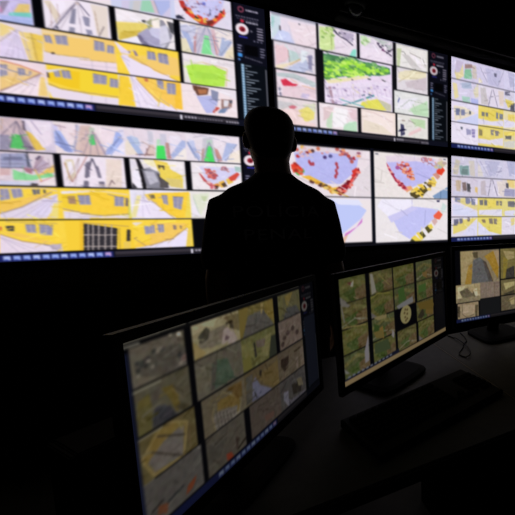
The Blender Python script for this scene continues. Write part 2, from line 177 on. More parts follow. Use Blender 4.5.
 'B1': 'c,0,4,215,231;r,216,208,220,0,4,215,231;p,206,186,186,71,14,126,7,154,221,59,235;p,150,146,164,64,130,90,125,89,225,59,229;p,92,196,104,97,118,121,120,127,216,88,213;p,140,130,145,115,86,125,119,150,220,129,225,120,132;p,90,80,84,130,24,136,23,135,88,129,85;p,228,196,90,136,87,150,103,186,211,156,221,141,128;p,236,226,232,140,22,208,20,206,165,179,200,155,108;p,200,176,160,70,20,79,18,74,82,66,107;l,120,112,130,3,114,28,64,142;l,120,112,130,3,114,28,85,220;l,120,112,130,3,114,28,130,219;l,120,112,130,3,114,28,149,216;l,190,160,80,3,136,87,156,215;l,150,140,170,3,154,19,179,109;l,110,100,120,4,130,24,136,93;n,16,7;c,215,4,430,231;r,236,226,222,215,4,430,231;p,206,205,235,207,32,227,34,228,76,210,67;p,170,186,232,210,80,233,69,267,217,249,220,209,159;p,150,165,215,213,115,231,112,259,219,239,212;p,238,225,225,233,27,284,29,279,128,262,169,236,62;p,196,200,212,279,23,292,21,292,89,268,205,263,187,281,91;p,222,200,186,294,26,324,27,315,217,270,217;l,130,140,180,3,219,68,249,214;l,130,140,180,3,219,68,235,185;l,130,140,180,3,219,68,260,218;l,150,140,165,3,284,16,270,217;l,190,170,180,3,233,27,236,69;p,214,190,180,293,23,326,17,365,226,284,237;p,196,180,190,329,66,340,64,371,225,360,226;p,84,216,110,316,87,334,78,336,153,319,159;p,190,200,180,320,30,338,33,334,78,320,83;p,240,226,228,352,24,402,40,392,119,368,174,348,63;p,164,182,230,404,46,426,55,426,126,388,210,364,221,370,180,392,132;p,180,196,236,373,173,392,132,415,121,383,217,366,221;p,225,225,240,413,25,439,26,430,99,422,88;p,236,232,240,420,127,433,99,431,223,382,223;l,150,140,150,3,330,53,288,136;l,150,140,150,3,330,53,294,235;l,150,140,150,3,330,53,315,239;l,150,140,150,3,330,53,343,235;l,150,140,150,3,330,53,365,226;l,130,145,190,3,423,68,371,218;l,130,145,190,3,423,68,367,200;l,130,145,190,3,423,68,381,178;l,170,170,190,3,352,24,404,46,437,33;n,14,7;c,430,4,645,231;r,232,222,226,430,4,645,231;p,236,226,206,431,125,442,97,470,205,429,217;p,172,190,222,437,79,458,68,491,202,475,218,454,148;p,190,205,225,449,63,475,79,484,143,467,133;p,232,222,226,459,29,519,31,511,139,491,195,475,79;p,222,200,186,512,126,530,123,533,210,493,215;l,150,120,120,4,493,215,515,132;p,206,206,214,510,19,531,22,527,123,512,126;p,180,226,186,541,81,563,77,564,117,539,121;p,72,226,98,539,128,564,124,568,229,533,228;p,210,196,200,564,117,587,100,583,217,570,226;p,206,206,216,554,36,576,32,576,114,550,124;p,72,226,98,550,131,566,129,569,231,546,234;p,190,150,140,570,101,579,99,587,222,573,226;p,236,230,236,585,44,623,37,634,90,596,165;l,140,150,185,3,648,67,587,222;l,140,150,185,3,648,67,611,198;l,140,150,185,3,648,67,599,165;l,170,120,110,3,580,99,584,225;p,176,190,222,632,70,647,81,643,124,593,228,586,201,596,165;p,244,238,226,639,131,685,223,593,228;n,12,7;c,645,4,860,231;r,234,228,230,645,4,860,231;p,180,192,222,647,88,671,71,698,200,692,230,667,169;p,196,206,230,655,59,681,62,679,125,659,114;p,232,224,226,675,42,709,36,705,135,687,166,680,97;p,206,206,210,712,35,750,29,754,128,757,229,699,229;p,82,226,104,727,104,745,101,754,232,710,229;p,190,215,195,727,54,748,51,745,98,727,101;p,200,150,140,754,114,768,126,786,218,764,228;p,190,160,150,705,135,716,120,709,227,699,229;p,238,230,232,750,36,865,16,848,70,805,63,778,139;p,178,192,222,805,63,848,70,817,148,793,217,783,197;l,140,150,180,4,848,70,797,217;p,244,236,216,817,156,860,113,858,224,804,223;l,150,150,170,3,736,67,699,229;l,150,150,170,3,736,67,710,229;l,150,150,170,3,736,67,754,229;l,150,150,170,3,736,67,768,228;l,130,145,180,3,651,74,692,230;l,130,145,180,3,651,74,679,210;l,170,170,185,3,675,42,709,22,750,32,805,63;l,180,130,120,3,756,114,770,224;n,12,7;c,0,239,205,466;r,224,212,214,0,239,205,466;p,160,164,190,58,253,133,242,142,355,109,341,53,347;p,120,125,150,66,275,118,268,117,286,65,299;l,100,100,120,4,53,347,114,344,139,362;p,210,180,175,53,353,81,350,78,398,50,400;p,140,220,150,87,355,103,371,140,392,196,368,199,399,134,429,86,427;p,236,200,100,177,352,204,312,202,368,152,397;p,190,176,190,149,306,164,256,191,314,153,391;p,90,80,100,153,276,164,254,171,258,157,293;p,170,120,130,114,340,142,349,138,386,122,370;p,205,210,225,48,436,148,440,147,458,47,465;p,80,70,70,135,447,152,450,151,462,129,463;p,236,226,222,154,415,200,399,200,464,154,458;l,120,122,150,3,56,294,145,289;l,130,130,150,3,54,323,120,316;l,100,100,120,3,85,255,81,338;l,150,120,130,3,142,362,161,269;l,150,120,130,3,142,362,176,261;l,150,120,130,3,142,362,189,302;l,150,120,130,3,142,362,203,325;l,200,120,120,3,157,439,202,393;l,90,90,100,3,126,249,140,356;n,16,7;c,225,239,422,466;r,240,232,236,225,239,422,466;p,222,212,180,236,271,262,268,267,393,252,420,238,333;p,244,240,244,243,295,256,281,261,356,246,389;l,180,130,120,4,235,296,252,432,306,237;l,170,150,150,2,281,253,234,421;l,170,150,150,2,281,253,243,446;l,170,150,150,2,281,253,259,457;l,200,180,120,3,237,284,245,420;p,120,116,132,299,289,312,274,307,390,291,398;p,130,126,142,291,430,303,429,300,470,289,468;l,100,96,112,6,320,251,297,400;l,100,96,112,6,320,251,341,396;p,120,116,132,301,310,311,303,303,393,292,394;p,130,126,142,326,308,337,309,344,390,333,397;p,120,116,130,288,420,301,419,297,470,283,471;p,120,116,130,333,423,351,421,352,458,335,464;p,236,222,206,364,252,414,252,407,464,355,467;l,140,120,120,5,363,460,377,406;l,140,120,120,5,377,413,384,439;n,12,7;c,440,239,635,466;r,232,228,226,440,239,635,466;p,244,240,232,480,230,582,231,576,391,531,339,491,262;p,30,28,32,461,239,473,241,491,343,489,466,477,466,468,305;p,244,242,246,447,334,465,312,474,385,474,466,453,461,444,401;p,60,58,64,443,421,459,461,441,466;p,230,228,232,444,248,464,266,460,299,442,321;p,140,140,148,480,317,508,308,555,351,572,405,551,462,492,465;p,190,190,198,488,330,519,327,534,408,502,437;p,70,66,72,531,339,566,398,570,454,545,462;p,236,212,90,523,238,581,259,576,377,537,332;p,244,238,190,486,236,525,245,526,299,497,275;p,90,80,60,536,277,561,282,557,316,538,305;p,238,216,90,544,295,569,293,624,357,622,456,576,438,540,378;p,222,206,120,559,376,617,386,620,456,576,445;p,90,86,84,541,371,570,417,569,445,537,461;p,246,242,236,570,251,628,251,626,343,581,305;l,60,50,50,5,555,280,557,314;n,12,7;c,657,239,860,466;r,240,236,232,657,239,860,466;p,214,214,238,690,272,842,271,854,352,758,433,711,378;p,196,90,90,685,323,695,336,717,392,740,427,736,449,703,393;p,214,120,110,707,285,724,290,746,361,756,360,745,378,725,363;p,205,140,120,734,311,754,316,753,346,739,347;p,226,150,70,737,420,759,404,768,425,750,456;p,80,60,50,745,427,761,425,757,455,744,456;p,236,190,80,762,396,784,380,794,423,771,444;p,90,70,50,772,410,787,394,797,428,782,440;p,236,200,90,792,372,810,355,824,392,801,415;p,214,80,64,803,356,841,308,852,322,831,376,813,385;p,170,200,190,832,257,857,262,856,307,834,297;p,160,110,110,777,270,805,279,801,300,773,297;e,150,90,110,754,336,5,7;e,190,90,90,728,295,7,8;e,226,120,100,722,315,8,10;e,190,90,90,749,350,7,8;e,150,90,110,757,343,6,8;e,226,120,100,748,306,6,8;e,206,200,230,722,308,6,7;e,226,120,100,727,354,4,6;e,206,200,230,757,338,6,7;e,206,200,230,748,315,3,5;e,150,90,110,757,345,4,7;e,190,90,90,741,340,6,7;e,226,120,100,726,340,7,10;e,206,200,230,723,330,4,5;e,150,90,110,738,319,5,7;e,190,90,90,735,313,6,8;e,190,90,90,725,359,5,6;e,150,90,110,732,323,7,8;e,226,120,100,716,326,4,7;e,190,90,90,747,363,8,10;e,190,90,90,725,307,7,9;e,190,90,90,754,339,7,9;e,190,90,90,725,358,6,9;e,150,90,110,743,345,5,6;e,226,120,100,734,307,5,7;e,190,90,90,746,330,4,5;e,150,110,130,788,275,8,9;e,206,150,150,779,285,5,6;e,150,110,130,785,270,6,8;e,206,150,150,793,270,6,8;e,206,150,150,802,283,6,6;e,206,206,230,789,284,6,7;e,206,150,150,794,286,7,9;e,206,150,150,790,272,7,8;e,150,110,130,794,279,6,9;e,206,206,230,785,304,6,8;e,206,150,150,805,304,6,7;e,206,150,150,785,269,5,6;e,214,110,120,734,435,6,7;e,236,190,180,723,400,4,6;e,236,190,180,722,395,6,8;e,236,190,180,728,412,6,7;e,214,110,120,747,444,5,6;e,214,110,120,733,447,7,9;e,214,110,120,743,426,4,5;e,236,190,180,727,405,6,8;e,214,110,120,732,413,6,8;e,214,110,120,743,431,3,5;n,12,7;c,0,474,215,701;r,250,218,72,0,474,215,701;p,244,204,92,41,579,88,566,190,500,100,614,37,651;p,226,218,228,204,518,203,587,165,694,35,693,36,663,100,614,167,544;p,228,222,240,161,563,204,524,201,587,171,675,116,675;l,170,150,140,5,37,661,100,614,189,506;l,200,190,206,3,204,527,63,693;l,200,190,206,3,204,527,91,697;l,200,190,206,3,204,527,120,698;l,200,190,206,3,204,527,145,698;p,156,156,178,45,496,69,488,71,560,41,573;l,136,134,158,2,51,494,48,570;l,136,134,158,2,63,490,63,563;l,140,138,160,2,44,521,69,512;l,140,138,160,2,43,547,70,536;l,120,112,120,3,45,496,69,488;l,190,178,170,3,57,492,56,567;l,206,190,150,3,41,573,71,560;p,156,156,178,74,488,104,483,106,543,78,556;l,136,134,158,2,82,487,85,553;l,136,134,158,2,97,484,99,546;l,140,138,160,2,76,510,105,502;l,140,138,160,2,77,533,106,522;l,120,112,120,3,74,488,104,483;l,190,178,170,3,89,485,92,550;l,206,190,150,3,78,556,106,543;p,110,110,120,133,491,143,490,143,527,134,527;p,110,110,120,145,490,155,489,153,524,145,524;p,90,90,90,164,491,171,491,170,516,164,516;l,225,205,170,5,46,490,166,479,205,501;p,240,225,130,190,587,204,574,198,695,173,694;n,10,7;c,215,474,430,701;r,250,218,72,215,474,430,701;p,244,212,60,211,524,302,507,295,650,207,612;p,232,224,230,206,638,295,663,293,702,203,695;l,170,150,130,5,204,619,250,644,295,660;l,205,196,206,3,234,648,230,699;l,205,196,206,3,270,663,268,699;p,170,140,110,232,533,255,532,257,592,234,589;p,156,156,178,263,528,301,526,298,595,266,592;l,136,134,158,2,273,527,274,593;l,136,134,158,2,292,527,290,594;l,140,138,160,2,264,549,300,549;l,140,138,160,2,265,570,299,572;l,120,112,120,3,263,528,301,526;l,190,178,170,3,282,527,282,593;l,206,190,150,3,266,592,298,595;p,130,110,60,204,543,210,543,210,587,204,587;p,236,232,236,205,501,303,487,302,502,209,521;p,250,212,66,271,515,342,507,427,534,424,663,335,669,264,650;p,156,156,178,270,528,300,526,302,595,267,596;l,136,134,158,2,277,527,276,596;l,136,134,158,2,292,527,293,595;l,140,138,160,2,269,550,300,549;l,140,138,160,2,268,572,301,572;l,120,112,120,3,270,528,300,526;l,190,178,170,3,285,527,284,595;l,206,190,150,3,267,596,302,595;p,156,156,178,379,532,409,535,407,606,376,603;l,136,134,158,2,386,533,384,604;l,136,134,158,2,401,534,399,605;l,140,138,160,2,378,555,408,558;l,140,138,160,2,377,579,408,582;l,120,112,120,3,379,532,409,535;l,190,178,170,3,394,533,391,604;l,206,190,150,3,376,603,407,606;p,120,110,110,416,539,424,544,421,606,412,603;l,180,160,110,5,264,660,334,676,427,663;p,232,224,230,264,665,340,683,421,670,420,697,262,691;l,240,220,180,6,271,495,342,494,424,517;p,226,226,120,427,534,454,526,444,690,420,693;n,10,7;c,430,474,645,701;r,234,232,240,430,474,645,701;p,244,210,80,478,512,512,499,572,493,565,677,520,607,489,552;l,210,180,140,5,478,512,514,600,565,684;p,130,120,110,493,511,506,510,514,545,503,545;p,156,156,178,541,523,565,519,567,578,543,593;l,136,134,158,2,547,522,549,589;l,136,134,158,2,559,520,561,582;l,140,138,160,2,542,546,566,538;l,140,138,160,2,542,569,566,558;l,120,112,120,3,541,523,565,519;l,190,178,170,3,553,521,555,585;l,206,190,150,3,543,593,567,578;p,236,228,160,454,520,469,519,447,690,426,693;p,240,234,246,469,519,564,698,443,697;l,206,200,218,3,472,523,468,697;l,206,200,218,3,472,523,498,698;l,206,200,218,3,472,523,529,698;p,250,212,66,500,504,641,484,654,504,643,699,587,698,533,607,499,518;p,156,156,178,540,516,561,515,562,592,545,581;l,136,134,158,2,545,516,550,584;l,136,134,158,2,555,515,558,589;l,140,138,160,2,542,537,561,540;l,140,138,160,2,544,559,562,566;l,120,112,120,3,540,516,561,515;l,190,178,170,3,550,515,554,587;l,206,190,150,3,545,581,562,592;p,156,156,178,581,524,620,528,609,631,581,613;l,136,134,158,2,590,525,588,618;l,136,134,158,2,610,527,602,627;l,140,138,160,2,581,553,616,562;l,140,138,160,2,581,583,613,596;l,120,112,120,3,581,524,620,528;l,190,178,170,3,600,526,595,622;l,206,190,150,3,581,613,609,631;l,210,180,120,5,498,545,539,628,581,698;p,238,232,242,498,552,533,621,577,698,492,697;p,120,110,80,500,511,515,513,517,545,505,538;p,240,220,90,637,512,654,511,644,695,620,694;n,10,7;c,645,474,860,701;r,236,234,224,645,474,860,701;p,226,234,206,654,504,723,486,713,560,682,677,670,604;l,190,210,190,4,657,518,670,619,678,677;p,200,216,170,687,517,715,516,699,575;p,238,236,238,652,561,681,685,647,692;n,12,7;c,0,709,215,936;r,250,218,72,0,709,215,936;p,232,220,228,29,802,83,847,146,883,201,906,199,945,22,935;p,245,205,90,30,783,84,829,191,893,172,866,86,798;l,190,160,110,5,29,802,88,854,191,899;p,60,60,70,48,745,70,746,69,783,50,778;p,156,156,178,101,737,130,740,131,798,103,793;l,136,134,158,2,108,738,110,794;l,136,134,158,2,123,739,124,796;l,140,138,160,2,102,755,130,759;l,140,138,160,2,102,774,131,778;l,120,112,120,3,101,737,130,740;l,190,178,170,3,116,738,117,795;l,206,190,150,3,103,793,131,798;p,156,156,178,139,738,180,746,174,817,140,811;l,136,134,158,2,149,740,149,812;l,136,134,158,2,170,744,166,816;l,140,138,160,2,139,762,178,770;l,140,138,160,2,140,786,176,793;l,120,112,120,3,139,738,180,746;l,190,178,170,3,159,742,157,814;l,206,190,150,3,140,811,174,817;p,200,80,70,32,750,37,750,35,778,30,777;l,180,160,110,3,48,717,194,733;l,200,190,204,3,28,820,79,940;l,200,190,204,3,28,820,118,944;l,200,190,204,3,28,820,153,947;l,150,140,150,4,146,883,185,903;p,190,180,190,161,884,199,880,195,919,169,923;n,10,7;c,215,709,430,936;r,248,212,60,215,709,430,936;p,240,196,50,261,715,272,715,262,937,251,937;p,52,50,54,272,734,325,753,378,773,369,940,263,938;l,190,180,170,5,286,741,277,936;l,190,180,170,5,301,742,292,937;l,190,180,170,5,319,742,310,939;l,190,180,170,5,340,743,331,941;l,190,180,170,5,360,743,351,942;l,180,170,160,5,268,819,374,825;l,180,170,160,5,264,905,371,913;p,60,55,50,409,785,421,786,417,875,404,874;l,200,170,70,6,384,771,379,941;p,236,206,90,394,880,418,875,415,937,392,935;l,190,160,90,4,271,728,417,761;c,430,709,645,936;r,250,218,72,430,709,645,936;p,80,70,60,423,724,429,724,419,937,412,937;p,156,156,178,468,757,505,754,506,817,471,826;l,136,134,158,2,477,756,480,824;l,136,134,158,2,496,754,497,819;l,140,138,160,2,469,780,505,774;l,140,138,160,2,470,803,506,795;l,120,112,120,3,468,757,505,754;l,190,178,170,3,487,755,489,822;l,206,190,150,3,471,826,506,817;p,156,156,178,518,750,541,750,541,811,519,810;l,136,134,158,2,524,750,524,811;l,136,134,158,2,535,750,535,811;l,140,138,160,2,518,770,541,770;l,140,138,160,2,518,790,541,791;l,120,112,120,3,518,750,541,750;l,190,178,170,3,530,750,530,811;l,206,190,150,3,519,810,541,811;p,248,206,70,442,883,497,894,559,848,558,877,471,920,428,924;p,232,226,236,428,931,483,917,558,869,555,941,445,942;l,190,160,110,4,431,855,471,920,558,874;p,236,226,206,424,731,466,729,441,759;p,246,206,96,491,732,618,742,628,757,561,877,484,907;p,236,232,246,483,928,568,870,627,779,635,940;l,190,160,120,5,483,917,568,863,624,778;p,156,156,178,490,753,505,754,506,817,487,819;l,136,134,158,2,494,753,492,818;l,136,134,158,2,501,753,501,817;l,140,138,160,2,489,775,506,774;l,140,138,160,2,488,796,506,795;l,120,112,120,3,490,753,505,754;l,190,178,170,3,498,753,497,818;l,206,190,150,3,487,819,506,817;p,156,156,178,516,750,539,750,539,811,519,812;l,136,134,158,2,522,750,524,812;l,136,134,158,2,533,750,534,811;l,140,138,160,2,517,770,539,770;l,140,138,160,2,518,791,539,790;l,120,112,120,3,516,750,539,750;l,190,178,170,3,527,750,529,812;l,206,190,150,3,519,812,539,811;p,150,130,120,572,755,584,756,584,792,573,791;p,120,110,110,598,760,606,761,605,787,598,783;p,236,210,90,626,808,642,764,637,937,615,936;n,10,7;c,645,709,860,936;r,8,8,12,645,709,860,936',
